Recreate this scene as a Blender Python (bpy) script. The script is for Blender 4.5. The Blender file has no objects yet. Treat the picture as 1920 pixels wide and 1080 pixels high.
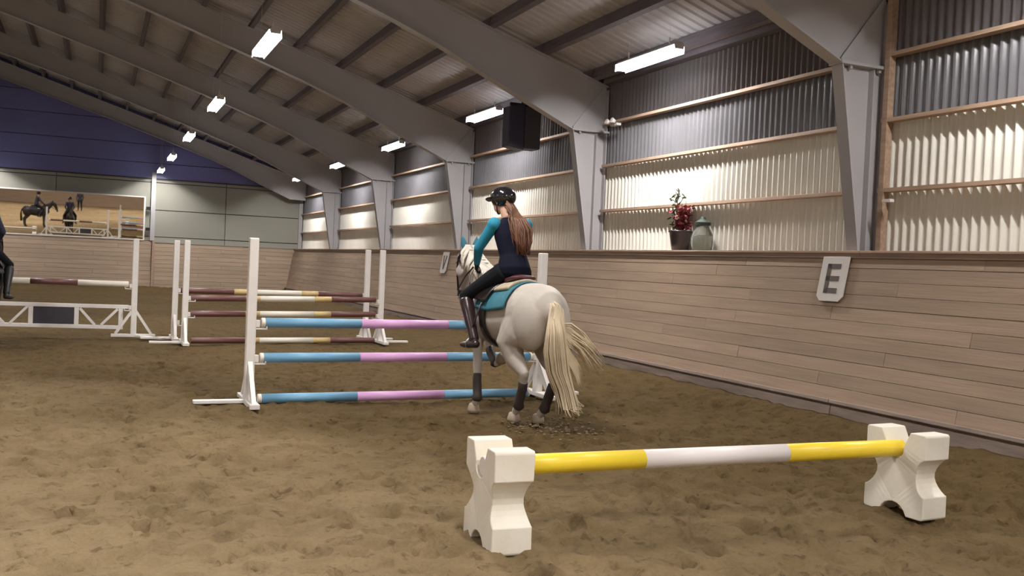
import bpy, bmesh, math, random
import numpy as np
from mathutils import Vector, Matrix, Euler
from math import sin, cos, pi, radians, sqrt, atan2

SC = bpy.context.scene
COL = SC.collection
random.seed(7)
RNG = np.random.RandomState(11)

# ------------------------------------------------------------------ camera, world, exposure
CAM_H = 1.525
F_PX = 1770.0
YAW, PITCH, ROLL = radians(23.846), radians(1.3027), radians(2.548)
cam = bpy.data.cameras.new('camera'); cam_o = bpy.data.objects.new('camera', cam); COL.objects.link(cam_o)
fwd = Vector((sin(YAW)*cos(PITCH), cos(YAW)*cos(PITCH), -sin(PITCH)))
right0 = Vector((cos(YAW), -sin(YAW), 0)); up0 = right0.cross(fwd)
cr, sr = cos(ROLL), sin(ROLL)
right = right0*cr + up0*sr          # image turned clockwise: the camera rolls anticlockwise
up = up0*cr - right0*sr
cam_o.matrix_world = Matrix(((right.x, up.x, -fwd.x, 0), (right.y, up.y, -fwd.y, 0), (right.z, up.z, -fwd.z, CAM_H), (0, 0, 0, 1)))
cam.sensor_width = 36.0; cam.lens = F_PX/1920*36.0; cam.clip_start = 0.05; cam.clip_end = 300
SC.camera = cam_o

world = bpy.data.worlds.new('world'); SC.world = world; world.use_nodes = True
world.node_tree.nodes['Background'].inputs[0].default_value = (0.02, 0.028, 0.06, 1)
world.node_tree.nodes['Background'].inputs[1].default_value = 0.6
SC.view_settings.view_transform = 'Standard'; SC.view_settings.look = 'None'
SC.view_settings.gamma = 1.0; SC.view_settings.use_curve_mapping = False
SC.view_settings.exposure = 0.3
LAMP_W = 135.0            # light from the hood opening of each fitting
LAMP_EMIT = 9.5          # glow of the tube cover itself
LAMP_COL = (1.0, 0.96, 0.92)
SC.cycles.max_bounces = 7; SC.cycles.diffuse_bounces = 4; SC.cycles.glossy_bounces = 4
SC.cycles.sample_clamp_indirect = 4.0
SC.cycles.use_denoising = True
SC.cycles.use_adaptive_sampling = True; SC.cycles.adaptive_threshold = 0.02

# ------------------------------------------------------------------ materials
def mat(name, col, rough=0.6, metal=0.0, var=0.0, var_scale=4.0, stretch=(1, 1, 1), bump=0.0, bump_scale=30.0,
        emit=None, rnd=0.0, spec=0.5, trans=0.0, coat=0.0, col2=None, dist=0.01):
    m = bpy.data.materials.new(name); m.use_nodes = True
    nt = m.node_tree; b = nt.nodes['Principled BSDF']
    b.inputs['Base Color'].default_value = (*col, 1); b.inputs['Roughness'].default_value = rough
    b.inputs['Metallic'].default_value = metal; b.inputs['Specular IOR Level'].default_value = spec
    b.inputs['Coat Weight'].default_value = coat
    if trans: b.inputs['Transmission Weight'].default_value = trans
    if emit: b.inputs['Emission Color'].default_value = (*emit[0], 1); b.inputs['Emission Strength'].default_value = emit[1]
    tc = nt.nodes.new('ShaderNodeTexCoord'); mp = nt.nodes.new('ShaderNodeMapping'); mp.inputs['Scale'].default_value = stretch
    nt.links.new(tc.outputs['Object'], mp.inputs['Vector'])
    vec = mp.outputs['Vector']
    if rnd:
        oi = nt.nodes.new('ShaderNodeObjectInfo'); ad = nt.nodes.new('ShaderNodeVectorMath'); ad.operation = 'ADD'
        mu = nt.nodes.new('ShaderNodeVectorMath'); mu.operation = 'SCALE'; mu.inputs['Scale'].default_value = 37.0
        cb = nt.nodes.new('ShaderNodeCombineXYZ')
        for i in range(3): nt.links.new(oi.outputs['Random'], cb.inputs[i])
        nt.links.new(cb.outputs[0], mu.inputs[0]); nt.links.new(vec, ad.inputs[0]); nt.links.new(mu.outputs[0], ad.inputs[1])
        vec = ad.outputs[0]
    out = None
    if var or col2:
        n = nt.nodes.new('ShaderNodeTexNoise'); n.inputs['Scale'].default_value = var_scale; n.inputs['Detail'].default_value = 6
        nt.links.new(vec, n.inputs['Vector'])
        r = nt.nodes.new('ShaderNodeValToRGB')
        r.color_ramp.elements[0].position = 0.3; r.color_ramp.elements[1].position = 0.7
        a = tuple(c*(1-var) for c in col) if not col2 else col2
        r.color_ramp.elements[0].color = (*a, 1)
        r.color_ramp.elements[1].color = (*(tuple(min(1, c*(1+var*0.6)) for c in col) if not col2 else col), 1)
        nt.links.new(n.outputs['Fac'], r.inputs['Fac']); out = r.outputs['Color']
    if rnd:
        hsv = nt.nodes.new('ShaderNodeHueSaturation')
        mr = nt.nodes.new('ShaderNodeMapRange'); mr.inputs['To Min'].default_value = 1-rnd; mr.inputs['To Max'].default_value = 1+rnd
        nt.links.new(oi.outputs['Random'], mr.inputs['Value']); nt.links.new(mr.outputs[0], hsv.inputs['Value'])
        if out: nt.links.new(out, hsv.inputs['Color'])
        else: hsv.inputs['Color'].default_value = (*col, 1)
        out = hsv.outputs['Color']
    if out: nt.links.new(out, b.inputs['Base Color'])
    if bump:
        n2 = nt.nodes.new('ShaderNodeTexNoise'); n2.inputs['Scale'].default_value = bump_scale; n2.inputs['Detail'].default_value = 5
        nt.links.new(vec, n2.inputs['Vector'])
        bp = nt.nodes.new('ShaderNodeBump'); bp.inputs['Strength'].default_value = bump; bp.inputs['Distance'].default_value = dist
        nt.links.new(n2.outputs['Fac'], bp.inputs['Height']); nt.links.new(bp.outputs['Normal'], b.inputs['Normal'])
    return m

M = {}
M['plank'] = mat('plank_wood', (0.305, 0.222, 0.160), 0.72, var=0.14, var_scale=3.0, stretch=(6, 0.35, 6), bump=0.25, bump_scale=9, rnd=0.09, spec=0.25)
M['plank_end'] = mat('plank_wood_end_wall', (0.37, 0.28, 0.205), 0.72, var=0.16, var_scale=3.0, stretch=(0.35, 6, 6), bump=0.2, bump_scale=9, rnd=0.07, spec=0.25)
M['base'] = mat('base_board', (0.26, 0.20, 0.165), 0.8, var=0.3, var_scale=3, stretch=(4, 0.5, 4), bump=0.4, bump_scale=12)
M['railshade'] = mat('rail_shade_wood', (0.25, 0.17, 0.12), 0.7, var=0.2, var_scale=4, stretch=(5, 0.5, 5))  # darkened wood, painted shade for the strip below the top rail
M['timber'] = mat('girt_timber', (0.43, 0.30, 0.215), 0.65, var=0.22, var_scale=3, stretch=(8, 0.6, 8), bump=0.2, rnd=0.06)
M['purlin'] = mat('purlin_timber', (0.14, 0.12, 0.13), 0.75, var=0.2, var_scale=3, stretch=(8, 0.6, 8), rnd=0.08)
M['sheet'] = mat('cream_steel_sheet', (0.78, 0.76, 0.70), 0.5, var=0.05, var_scale=1.5, spec=0.35)
M['translucent'] = mat('glazed_plastic_sheet', (0.13, 0.127, 0.14), 0.20, var=0.15, var_scale=1.2, spec=0.8)
M['uppersheet'] = mat('shaded_upper_sheet', (0.13, 0.11, 0.11), 0.45, var=0.1, var_scale=1.5)  # sheets above the top girt: their shade is put into this dark colour
M['roof'] = mat('roof_sheet', (0.47, 0.455, 0.465), 0.6, var=0.10, var_scale=0.8, rnd=0.04)
M['steel'] = mat('painted_steel', (0.41, 0.40, 0.415), 0.55, var=0.06, var_scale=1.5)
M['panel'] = mat('wall_panel_grey', (0.29, 0.285, 0.245), 0.55, var=0.05, var_scale=0.7, rnd=0.03)
M['gable'] = mat('gable_blue_sheet', (0.17, 0.18, 0.42), 0.45, var=0.12, var_scale=0.6, rnd=0.05)
M['seam'] = mat('dark_seam', (0.05, 0.045, 0.05), 0.7)
M['white'] = mat('white_paint', (0.74, 0.70, 0.67), 0.45, var=0.06, var_scale=6, bump=0.08, bump_scale=20)
M['plastic'] = mat('white_moulded_plastic', (0.84, 0.80, 0.72), 0.5, var=0.10, var_scale=5, bump=0.12, bump_scale=35, col2=(0.74, 0.69, 0.59))
M['lampwhite'] = mat('lamp_cover', (0.8, 0.8, 0.8), 0.4, emit=((0.97, 0.97, 1.0), LAMP_EMIT))
M['lamphouse'] = mat('lamp_housing', (0.6, 0.6, 0.6), 0.5)
M['black'] = mat('black_matte', (0.012, 0.012, 0.014), 0.5)
M['blackgloss'] = mat('black_gloss', (0.010, 0.010, 0.013), 0.16, coat=0.6)
M['speaker'] = mat('speaker_cabinet', (0.045, 0.045, 0.085), 0.6)
M['grille'] = mat('speaker_grille', (0.075, 0.075, 0.09), 0.7)
M['mirror'] = mat('mirror_glass', (0.80, 0.76, 0.70), 0.015, metal=1.0)
M['sign'] = mat('sign_white', (0.52, 0.48, 0.45), 0.5)
M['signink'] = mat('sign_ink', (0.075, 0.058, 0.05), 0.6)
M['blue'] = mat('pole_blue', (0.16, 0.355, 0.54), 0.42, var=0.05)
M['pink'] = mat('pole_pink', (0.68, 0.38, 0.68), 0.42, var=0.05)
M['cream'] = mat('pole_cream', (0.76, 0.71, 0.62), 0.45, var=0.05)
M['brown'] = mat('pole_brown', (0.145, 0.060, 0.055), 0.45, var=0.1)
M['ochre'] = mat('pole_ochre', (0.60, 0.44, 0.20), 0.45, var=0.06)
M['yellow'] = mat('pole_yellow', (0.92, 0.68, 0.045), 0.38, var=0.04)
M['polewhite'] = mat('pole_white', (0.80, 0.75, 0.74), 0.42)
M['gatepanel'] = mat('gate_panel_dark', (0.040, 0.035, 0.045), 0.5)
M['horse'] = mat('white_horse_coat', (0.50, 0.455, 0.41), 0.62, var=0.07, var_scale=5, bump=0.12, bump_scale=60, spec=0.3)
M['tail'] = mat('cream_tail_hair', (0.66, 0.55, 0.39), 0.65, var=0.2, var_scale=5, spec=0.3)
M['mane'] = mat('white_mane_hair', (0.72, 0.66, 0.58), 0.6, var=0.1)
M['hoof'] = mat('hoof_horn', (0.34, 0.27, 0.20), 0.6)
M['boot_leg'] = mat('horse_boot_dark', (0.045, 0.032, 0.030), 0.6)
M['bay'] = mat('dark_bay_coat', (0.022, 0.014, 0.013), 0.5, var=0.1)
M['darkhair'] = mat('dark_horse_hair', (0.010, 0.008, 0.008), 0.6)
M['teal'] = mat('teal_fabric', (0.035, 0.17, 0.23), 0.8, var=0.1, var_scale=20, bump=0.1, bump_scale=120)
M['shirt'] = mat('turquoise_shirt', (0.015, 0.23, 0.36), 0.75, var=0.1, var_scale=8)
M['vest'] = mat('navy_vest', (0.008, 0.009, 0.020), 0.85, var=0.15, var_scale=8, spec=0.12)
M['breeches'] = mat('dark_breeches', (0.009, 0.010, 0.013), 0.85, spec=0.15)
M['rboot'] = mat('brown_black_boot', (0.028, 0.015, 0.016), 0.28, coat=0.3)
M['glove'] = mat('black_glove', (0.010, 0.011, 0.018), 0.7)
M['skin'] = mat('skin', (0.55, 0.33, 0.24), 0.55)
M['hairred'] = mat('auburn_hair', (0.17, 0.075, 0.042), 0.5, var=0.35, var_scale=12)
M['sheepskin'] = mat('cream_half_pad', (0.52, 0.44, 0.32), 0.9, var=0.2, var_scale=25, bump=0.6, bump_scale=90)
M['saddle'] = mat('maroon_saddle', (0.085, 0.022, 0.028), 0.4)
M['tack'] = mat('black_leather', (0.014, 0.009, 0.008), 0.35)
M['iron'] = mat('stirrup_iron', (0.5, 0.5, 0.5), 0.3, metal=1.0)
M['pot'] = mat('dark_pot', (0.035, 0.030, 0.038), 0.4)
M['soil'] = mat('potting_soil', (0.03, 0.02, 0.012), 0.9)
M['leaf'] = mat('green_leaf', (0.045, 0.085, 0.03), 0.5, var=0.2)
M['petal'] = mat('red_flower', (0.25, 0.030, 0.045), 0.6, var=0.3, var_scale=20)
M['petal2'] = mat('pale_pink_flower', (0.55, 0.30, 0.28), 0.6)
M['stem'] = mat('brown_stem', (0.06, 0.04, 0.025), 0.7)
M['glass'] = mat('lantern_glass', (0.75, 0.80, 0.76), 0.05, trans=0.92)
M['candle'] = mat('white_candle', (0.62, 0.62, 0.55), 0.6)
M['jarlid'] = mat('dark_green_lid', (0.035, 0.055, 0.045), 0.5)
M['clod'] = mat('sand_clod', (0.17, 0.125, 0.075), 0.95)
M['coat'] = mat('dark_coat', (0.03, 0.032, 0.06), 0.8)

def sand_material():
    m = bpy.data.materials.new('arena_sand'); m.use_nodes = True
    nt = m.node_tree; b = nt.nodes['Principled BSDF']; L = nt.links.new
    b.inputs['Roughness'].default_value = 0.95; b.inputs['Specular IOR Level'].default_value = 0.12
    tc = nt.nodes.new('ShaderNodeTexCoord')
    def noise(s, d=6, r=0.55):
        n = nt.nodes.new('ShaderNodeTexNoise'); n.inputs['Scale'].default_value = s; n.inputs['Detail'].default_value = d
        n.inputs['Roughness'].default_value = r; L(tc.outputs['Object'], n.inputs['Vector']); return n
    n1, n2, n3 = noise(0.35, 3), noise(4.0), noise(40.0, 8, 0.7)
    r1 = nt.nodes.new('ShaderNodeValToRGB')
    r1.color_ramp.elements[0].position = 0.32; r1.color_ramp.elements[0].color = (0.335, 0.248, 0.145, 1)
    r1.color_ramp.elements[1].position = 0.68; r1.color_ramp.elements[1].color = (0.445, 0.335, 0.20, 1)
    L(n1.outputs['Fac'], r1.inputs['Fac'])
    r2 = nt.nodes.new('ShaderNodeValToRGB')
    r2.color_ramp.elements[0].position = 0.30; r2.color_ramp.elements[0].color = (0.62, 0.58, 0.52, 1)
    r2.color_ramp.elements[1].position = 0.55; r2.color_ramp.elements[1].color = (1.06, 1.04, 1.0, 1)
    L(n2.outputs['Fac'], r2.inputs['Fac'])
    mx = nt.nodes.new('ShaderNodeMixRGB'); mx.blend_type = 'MULTIPLY'; mx.inputs[0].default_value = 0.55
    L(r1.outputs[0], mx.inputs[1]); L(r2.outputs[0], mx.inputs[2])
    r3 = nt.nodes.new('ShaderNodeValToRGB')
    r3.color_ramp.elements[0].position = 0.3; r3.color_ramp.elements[0].color = (0.72, 0.70, 0.66, 1)
    r3.color_ramp.elements[1].position = 0.7; r3.color_ramp.elements[1].color = (1.1, 1.1, 1.1, 1)
    L(n3.outputs['Fac'], r3.inputs['Fac'])
    mx2 = nt.nodes.new('ShaderNodeMixRGB'); mx2.blend_type = 'MULTIPLY'; mx2.inputs[0].default_value = 0.5
    L(mx.outputs[0], mx2.inputs[1]); L(r3.outputs[0], mx2.inputs[2])
    # weaker light painted into the sand colour: darker towards the wall and far end
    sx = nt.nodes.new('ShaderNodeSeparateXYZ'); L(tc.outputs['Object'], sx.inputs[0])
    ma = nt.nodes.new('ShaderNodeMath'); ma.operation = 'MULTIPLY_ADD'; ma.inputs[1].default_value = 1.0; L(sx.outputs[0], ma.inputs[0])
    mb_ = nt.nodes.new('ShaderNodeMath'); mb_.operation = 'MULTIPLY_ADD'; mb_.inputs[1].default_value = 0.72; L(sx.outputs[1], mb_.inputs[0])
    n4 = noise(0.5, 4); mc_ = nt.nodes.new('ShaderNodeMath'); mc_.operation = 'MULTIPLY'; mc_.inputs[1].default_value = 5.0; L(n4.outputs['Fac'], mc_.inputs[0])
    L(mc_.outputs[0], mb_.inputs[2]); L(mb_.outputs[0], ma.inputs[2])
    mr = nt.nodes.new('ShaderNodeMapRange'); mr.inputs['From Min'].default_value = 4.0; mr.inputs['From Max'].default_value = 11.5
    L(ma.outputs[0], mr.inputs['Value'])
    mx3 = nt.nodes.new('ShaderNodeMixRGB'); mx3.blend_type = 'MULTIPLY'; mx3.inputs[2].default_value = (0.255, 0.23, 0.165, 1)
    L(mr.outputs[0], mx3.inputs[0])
    n6 = noise(11.0, 5, 0.6); r6 = nt.nodes.new('ShaderNodeValToRGB')
    r6.color_ramp.elements[0].position = 0.32; r6.color_ramp.elements[0].color = (0.55, 0.52, 0.48, 1)
    r6.color_ramp.elements[1].position = 0.425; r6.color_ramp.elements[1].color = (1.06, 1.06, 1.06, 1)
    L(n6.outputs['Fac'], r6.inputs['Fac'])
    mx6 = nt.nodes.new('ShaderNodeMixRGB'); mx6.blend_type = 'MULTIPLY'; mx6.inputs[0].default_value = 0.8
    L(mx2.outputs[0], mx6.inputs[1]); L(r6.outputs[0], mx6.inputs[2]); L(mx6.outputs[0], mx3.inputs[1])
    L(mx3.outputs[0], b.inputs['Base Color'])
    n5 = noise(6.0, 3); vm = nt.nodes.new('ShaderNodeMixRGB'); vm.inputs[0].default_value = 0.12
    L(tc.outputs['Object'], vm.inputs[1]); L(n5.outputs['Color'], vm.inputs[2])
    vo = nt.nodes.new('ShaderNodeTexVoronoi'); vo.feature = 'SMOOTH_F1'; vo.inputs['Scale'].default_value = 8.0; vo.inputs['Smoothness'].default_value = 0.3
    L(vm.outputs[0], vo.inputs['Vector'])
    vr = nt.nodes.new('ShaderNodeMapRange'); vr.inputs['From Min'].default_value = 0.12; vr.inputs['From Max'].default_value = 0.42; L(vo.outputs['Distance'], vr.inputs['Value'])
    bp0 = nt.nodes.new('ShaderNodeBump'); bp0.inputs['Strength'].default_value = 0.8; bp0.inputs['Distance'].default_value = 0.028
    L(vr.outputs[0], bp0.inputs['Height'])
    bp = nt.nodes.new('ShaderNodeBump'); bp.inputs['Strength'].default_value = 0.8; bp.inputs['Distance'].default_value = 0.018
    L(bp0.outputs['Normal'], bp.inputs['Normal'])
    L(n3.outputs['Fac'], bp.inputs['Height'])
    bp2 = nt.nodes.new('ShaderNodeBump'); bp2.inputs['Strength'].default_value = 0.6; bp2.inputs['Distance'].default_value = 0.05
    L(n2.outputs['Fac'], bp2.inputs['Height']); L(bp.outputs['Normal'], bp2.inputs['Normal'])
    L(bp2.outputs['Normal'], b.inputs['Normal'])
    return m
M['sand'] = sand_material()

# ------------------------------------------------------------------ object helpers
def link(name, data, parent=None, loc=(0, 0, 0), rot=(0, 0, 0)):
    o = bpy.data.objects.new(name, data); COL.objects.link(o)
    o.location = loc; o.rotation_euler = rot
    if parent: o.parent = parent
    return o
def thing(name, label, cat, loc=(0, 0, 0), rz=0.0, group=None):
    o = link(name, None, None, loc, (0, 0, rz)); o.empty_display_size = 0.1
    o['label'] = label; o['category'] = cat
    if group: o['group'] = group
    return o
def struct(name, loc=(0, 0, 0)):
    o = link(name, None, None, loc); o['kind'] = 'structure'; return o

class MB:
    def __init__(s): s.v = []; s.f = []; s.m = []; s.cur = 0
    def add(s, vs, fs):
        n = len(s.v); s.v += [tuple(v) for v in vs]; s.f += [tuple(i+n for i in f) for f in fs]; s.m += [s.cur]*len(fs); return s
    def box(s, c, d, R=None):
        vs = []
        for x in (-.5, .5):
            for y in (-.5, .5):
                for z in (-.5, .5):
                    p = Vector((x*d[0], y*d[1], z*d[2]))
                    if R is not None: p = R @ p
                    vs.append(p+Vector(c))
        return s.add(vs, [(0, 1, 3, 2), (4, 6, 7, 5), (0, 4, 5, 1), (2, 3, 7, 6), (0, 2, 6, 4), (1, 5, 7, 3)])
    def bar(s, a, b, w, h, up=(0, 0, 1)):
        a, b = Vector(a), Vector(b); t = (b-a); L = t.length; t.normalize()
        u = Vector(up); sd = t.cross(u)
        if sd.length < 1e-4: sd = t.cross(Vector((1, 0, 0)))
        sd.normalize(); u = sd.cross(t)
        R = Matrix((sd, t, u)).transposed()
        return s.box((a+b)/2, (w, L, h), R)
    def tube(s, pts, rad, n=10, cap=True, squash=None, up=None):
        pts = [Vector(p) for p in pts]
        if not hasattr(rad, '__len__'): rad = [rad]*len(pts)
        vs = []; prev = None
        for i, p in enumerate(pts):
            t = (pts[min(i+1, len(pts)-1)]-pts[max(i-1, 0)]).normalized()
            if prev is None:
                a = Vector((0, 0, 1)) if abs(t.z) < .9 else Vector((1, 0, 0))
                sd = t.cross(a).normalized()
            else:
                sd = (prev-t*prev.dot(t)).normalized()
            prev = sd; w = t.cross(sd)
            for k in range(n):
                an = 2*pi*k/n
                q = squash if squash else 1.0
                vs.append(p+(sd*cos(an)+w*sin(an)*q)*rad[i])
        fs = []
        for i in range(len(pts)-1):
            for k in range(n):
                fs.append((i*n+k, i*n+(k+1) % n, (i+1)*n+(k+1) % n, (i+1)*n+k))
        if cap:
            fs.append(tuple(range(n-1, -1, -1))); fs.append(tuple((len(pts)-1)*n+k for k in range(n)))
        return s.add(vs, fs)
    def lathe(s, prof, c=(0, 0, 0), n=24):
        vs = []; c = Vector(c)
        for r, z in prof:
            for k in range(n):
                a = 2*pi*k/n; vs.append(c+Vector((r*cos(a), r*sin(a), z)))
        fs = []
        for i in range(len(prof)-1):
            for k in range(n): fs.append((i*n+k, i*n+(k+1) % n, (i+1)*n+(k+1) % n, (i+1)*n+k))
        fs.append(tuple(range(n-1, -1, -1))); fs.append(tuple((len(prof)-1)*n+k for k in range(n)))
        return s.add(vs, fs)
    def prism(s, poly, ax, a, b):
        """polygon extruded along axis ax ('x','y','z') from a to b; poly holds the other two coordinates"""
        n = len(poly)
        def P(p, t): return {'x': (t, p[0], p[1]), 'y': (p[0], t, p[1]), 'z': (p[0], p[1], t)}[ax]
        vs = [P(p, a) for p in poly]+[P(p, b) for p in poly]
        fs = [tuple(range(n)), tuple(range(2*n-1, n-1, -1))]+[(i, (i+1) % n+0, (i+1) % n+n, i+n) for i in range(n)]
        return s.add(vs, fs)
    def mesh(s, name, mats, smooth=False):
        me = bpy.data.meshes.new(name); me.from_pydata(s.v, [], s.f)
        for m in (mats if isinstance(mats, (list, tuple)) else [mats]): me.materials.append(m)
        if len(set(s.m)) > 1: me.polygons.foreach_set('material_index', s.m)
        bm = bmesh.new(); bm.from_mesh(me); bmesh.ops.recalc_face_normals(bm, faces=bm.faces); bm.to_mesh(me); bm.free()
        if smooth:
            me.polygons.foreach_set('use_smooth', [True]*len(me.polygons))
        return me
    def build(s, name, mats, parent=None, smooth=False, bevel=0, loc=(0, 0, 0), rot=(0, 0, 0), seg=2):
        o = link(name, s.mesh(name, mats, smooth), parent, loc, rot)
        if bevel:
            b = o.modifiers.new('bevel', 'BEVEL'); b.width = bevel; b.segments = seg; b.limit_method = 'ANGLE'; b.angle_limit = radians(40)
        return o

def loft(mb, pts, n=20):
    """pts: (x,y,z, r_lateral, r_other); lateral is the y-ish direction"""
    P = [Vector(p[:3]) for p in pts]; R = [(p[3], p[4]) for p in pts]
    Tn = [(P[min(i+1, len(P)-1)]-P[max(i-1, 0)]).normalized() for i in range(len(P))]
    P = [P[0]-Tn[0]*min(R[0])*0.5]+P+[P[-1]+Tn[-1]*min(R[-1])*0.5]
    R = [(R[0][0]*.6, R[0][1]*.6)]+R+[(R[-1][0]*.6, R[-1][1]*.6)]
    Tn = [Tn[0]]+Tn+[Tn[-1]]
    vs = []
    for p, r, t in zip(P, R, Tn):
        lat = Vector((0, 1, 0)); lat = (lat-t*lat.dot(t))
        if lat.length < .2: lat = Vector((1, 0, 0))-t*t.x
        lat.normalize(); w = t.cross(lat)
        for k in range(n):
            a = 2*pi*k/n; vs.append(p+lat*cos(a)*r[0]+w*sin(a)*r[1])
    fs = [(i*n+k, i*n+(k+1) % n, (i+1)*n+(k+1) % n, (i+1)*n+k) for i in range(len(P)-1) for k in range(n)]
    c0, c1 = len(vs), len(vs)+1; e = (len(P)-1)*n
    vs += [P[0]-Tn[0]*min(R[0])*.3, P[-1]+Tn[-1]*min(R[-1])*.3]
    fs += [(c0, (k+1) % n, k) for k in range(n)]+[(c1, e+k, e+(k+1) % n) for k in range(n)]
    mb.add(vs, fs)
def ell(mb, c, r, rot=(0, 0, 0), n=16):
    R = Euler(rot).to_matrix(); vs = []; c = Vector(c)
    for i in range(1, n):
        th = pi*i/n
        for k in range(2*n):
            a = pi*k/n; vs.append(c+R @ Vector((r[0]*sin(th)*cos(a), r[1]*sin(th)*sin(a), r[2]*cos(th))))
    m = 2*n
    fs = [(i*m+k, i*m+(k+1) % m, (i+1)*m+(k+1) % m, (i+1)*m+k) for i in range(n-2) for k in range(m)]
    t, b = len(vs), len(vs)+1; vs += [c+R @ Vector((0, 0, r[2])), c+R @ Vector((0, 0, -r[2]))]
    fs += [(t, (k+1) % m, k) for k in range(m)]+[(b, (n-2)*m+k, (n-2)*m+(k+1) % m) for k in range(m)]
    mb.add(vs, fs)
def organic(name, mb, m, parent, voxel=0.012, smooth=6, loc=(0, 0, 0)):
    """one continuous skin grown over the overlapping muscle shapes"""
    me = mb.mesh(name+'_raw', m); o = link(name, me, parent, loc)
    r = o.modifiers.new('skin', 'REMESH'); r.mode = 'VOXEL'; r.voxel_size = voxel; r.use_smooth_shade = True
    if smooth:
        s = o.modifiers.new('relax', 'SMOOTH'); s.factor = 0.5; s.iterations = smooth
    bpy.context.view_layer.update()
    dg = bpy.context.evaluated_depsgraph_get()
    nm = bpy.data.meshes.new_from_object(o.evaluated_get(dg), preserve_all_data_layers=False, depsgraph=dg)
    o.modifiers.clear(); o.data = nm; nm.name = name
    if not nm.materials: nm.materials.append(m)
    nm.polygons.foreach_set('use_smooth', [True]*len(nm.polygons))
    bpy.data.meshes.remove(me)
    return o
def copy_tree(o, parent=None):
    c = o.copy(); COL.objects.link(c)
    if parent: c.parent = parent
    for ch in list(o.children): copy_tree(ch, c)
    return c

# ------------------------------------------------------------------ arena dimensions
XW = 8.15          # plane of the right-hand sheet wall
YB = 41.0          # plane of the far end wall
RIDGE = -3.9
XL = 2*RIDGE-XW    # left wall
YF = -18.0         # near end wall, behind the camera
FRAMES = [1.8, 8.2, 14.6, 21.0, 27.5, 34.2]
FRAMES_NEAR = [-4.6, -11.0]
KB, KT, KZ = 7.42, 7.76, 1.82     # kickboard foot x, top x, top z
def zp(x):         # underside of the purlins
    if x < RIDGE: x = 2*RIDGE-x
    return 4.72+.315*(XW-x)

# ------------------------------------------------------------------ floor
def vnoise(X, Y, s, seed):
    r = np.random.RandomState(seed).rand(256, 256)
    x = X/s+1000; y = Y/s+1000
    xi = np.floor(x).astype(int); yi = np.floor(y).astype(int); fx = x-xi; fy = y-yi
    fx = fx*fx*(3-2*fx); fy = fy*fy*(3-2*fy)
    g = lambda a, b: r[a % 256, b % 256]
    return (g(xi, yi)*(1-fx)+g(xi+1, yi)*fx)*(1-fy)+(g(xi, yi+1)*(1-fx)+g(xi+1, yi+1)*fx)*fy-.5
def axis(stops):
    out = [stops[0][0]]
    for (a, sa), (b, sb) in zip(stops[:-1], stops[1:]):
        x = a
        while x < b-1e-6:
            t = (x-a)/(b-a); x += sa+(sb-sa)*t; out.append(min(x, b))
    return np.array(out)
def build_floor():
    xs = axis([(XL-.3, 1.2), (-7, .3), (-3.2, .045), (-1.5, .034), (7.0, .034), (7.7, .05), (XW, .2)])
    ys = axis([(YF-.3, 2.0), (0, .3), (1.6, .03), (8, .034), (13, .055), (20, .12), (41.2, .35)])
    X, Y = np.meshgrid(xs, ys, indexing='ij')
    Z = vnoise(X, Y, 1.7, 1)*.05+vnoise(X, Y, .55, 2)*.022+vnoise(X, Y, .22, 3)*.026+vnoise(X, Y, .11, 4)*.022
    ruff = np.clip((vnoise(X, Y, 1.3, 9)+.1)*4, 0, 1)
    Z += ruff*vnoise(X, Y, .13, 5)*.035
    rs = np.random.RandomState(5)
    n = 3800
    px = rs.uniform(-3.6, 7.2, n); py = 1.7+(rs.rand(n)**1.25)*14.5
    for a, b in zip(px, py):
        w = rs.uniform(.035, .075); d = rs.uniform(.014, .046); an = rs.uniform(0, pi); el = rs.uniform(1.0, 1.7)
        i0, i1 = np.searchsorted(xs, (a-.28, a+.28)); j0, j1 = np.searchsorted(ys, (b-.28, b+.28))
        if i1-i0 < 2 or j1-j0 < 2: continue
        x = X[i0:i1, j0:j1]-a; y = Y[i0:i1, j0:j1]-b
        u = (x*cos(an)+y*sin(an))/el; v = -x*sin(an)+y*cos(an)
        r = np.sqrt(u*u+v*v)/w
        tilt = 1+.6*v/w*(r < 1.5)
        Z[i0:i1, j0:j1] += -d*np.exp(-(r**4)*.8)*np.clip(tilt, .2, 1.8)+d*.45*np.exp(-((r-1.45)**2)*7)
    # sand thrown up in a low bank along the kickboards
    Z += .11*np.clip((X-6.95)/.55, 0, 1)**1.5*(1+.5*vnoise(X, Y, .4, 12))
    Z += .10*np.clip((Y-39.6)/1.0, 0, 1)**1.4
    Z -= .012
    nx, ny = len(xs), len(ys)
    co = np.stack([X, Y, Z], -1).reshape(-1, 3)
    i, j = np.meshgrid(np.arange(nx-1), np.arange(ny-1), indexing='ij'); a = (i*ny+j).ravel()
    q = np.stack([a, a+ny, a+ny+1, a+1], -1)
    me = bpy.data.meshes.new('floor'); me.vertices.add(len(co)); me.vertices.foreach_set('co', co.ravel())
    me.loops.add(q.size); me.loops.foreach_set('vertex_index', q.ravel())
    me.polygons.add(len(q)); me.polygons.foreach_set('loop_start', np.arange(len(q))*4)
    me.polygons.foreach_set('use_smooth', np.ones(len(q), bool))
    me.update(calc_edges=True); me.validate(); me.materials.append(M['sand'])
    o = link('floor', me); o['kind'] = 'structure'
build_floor()

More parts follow.
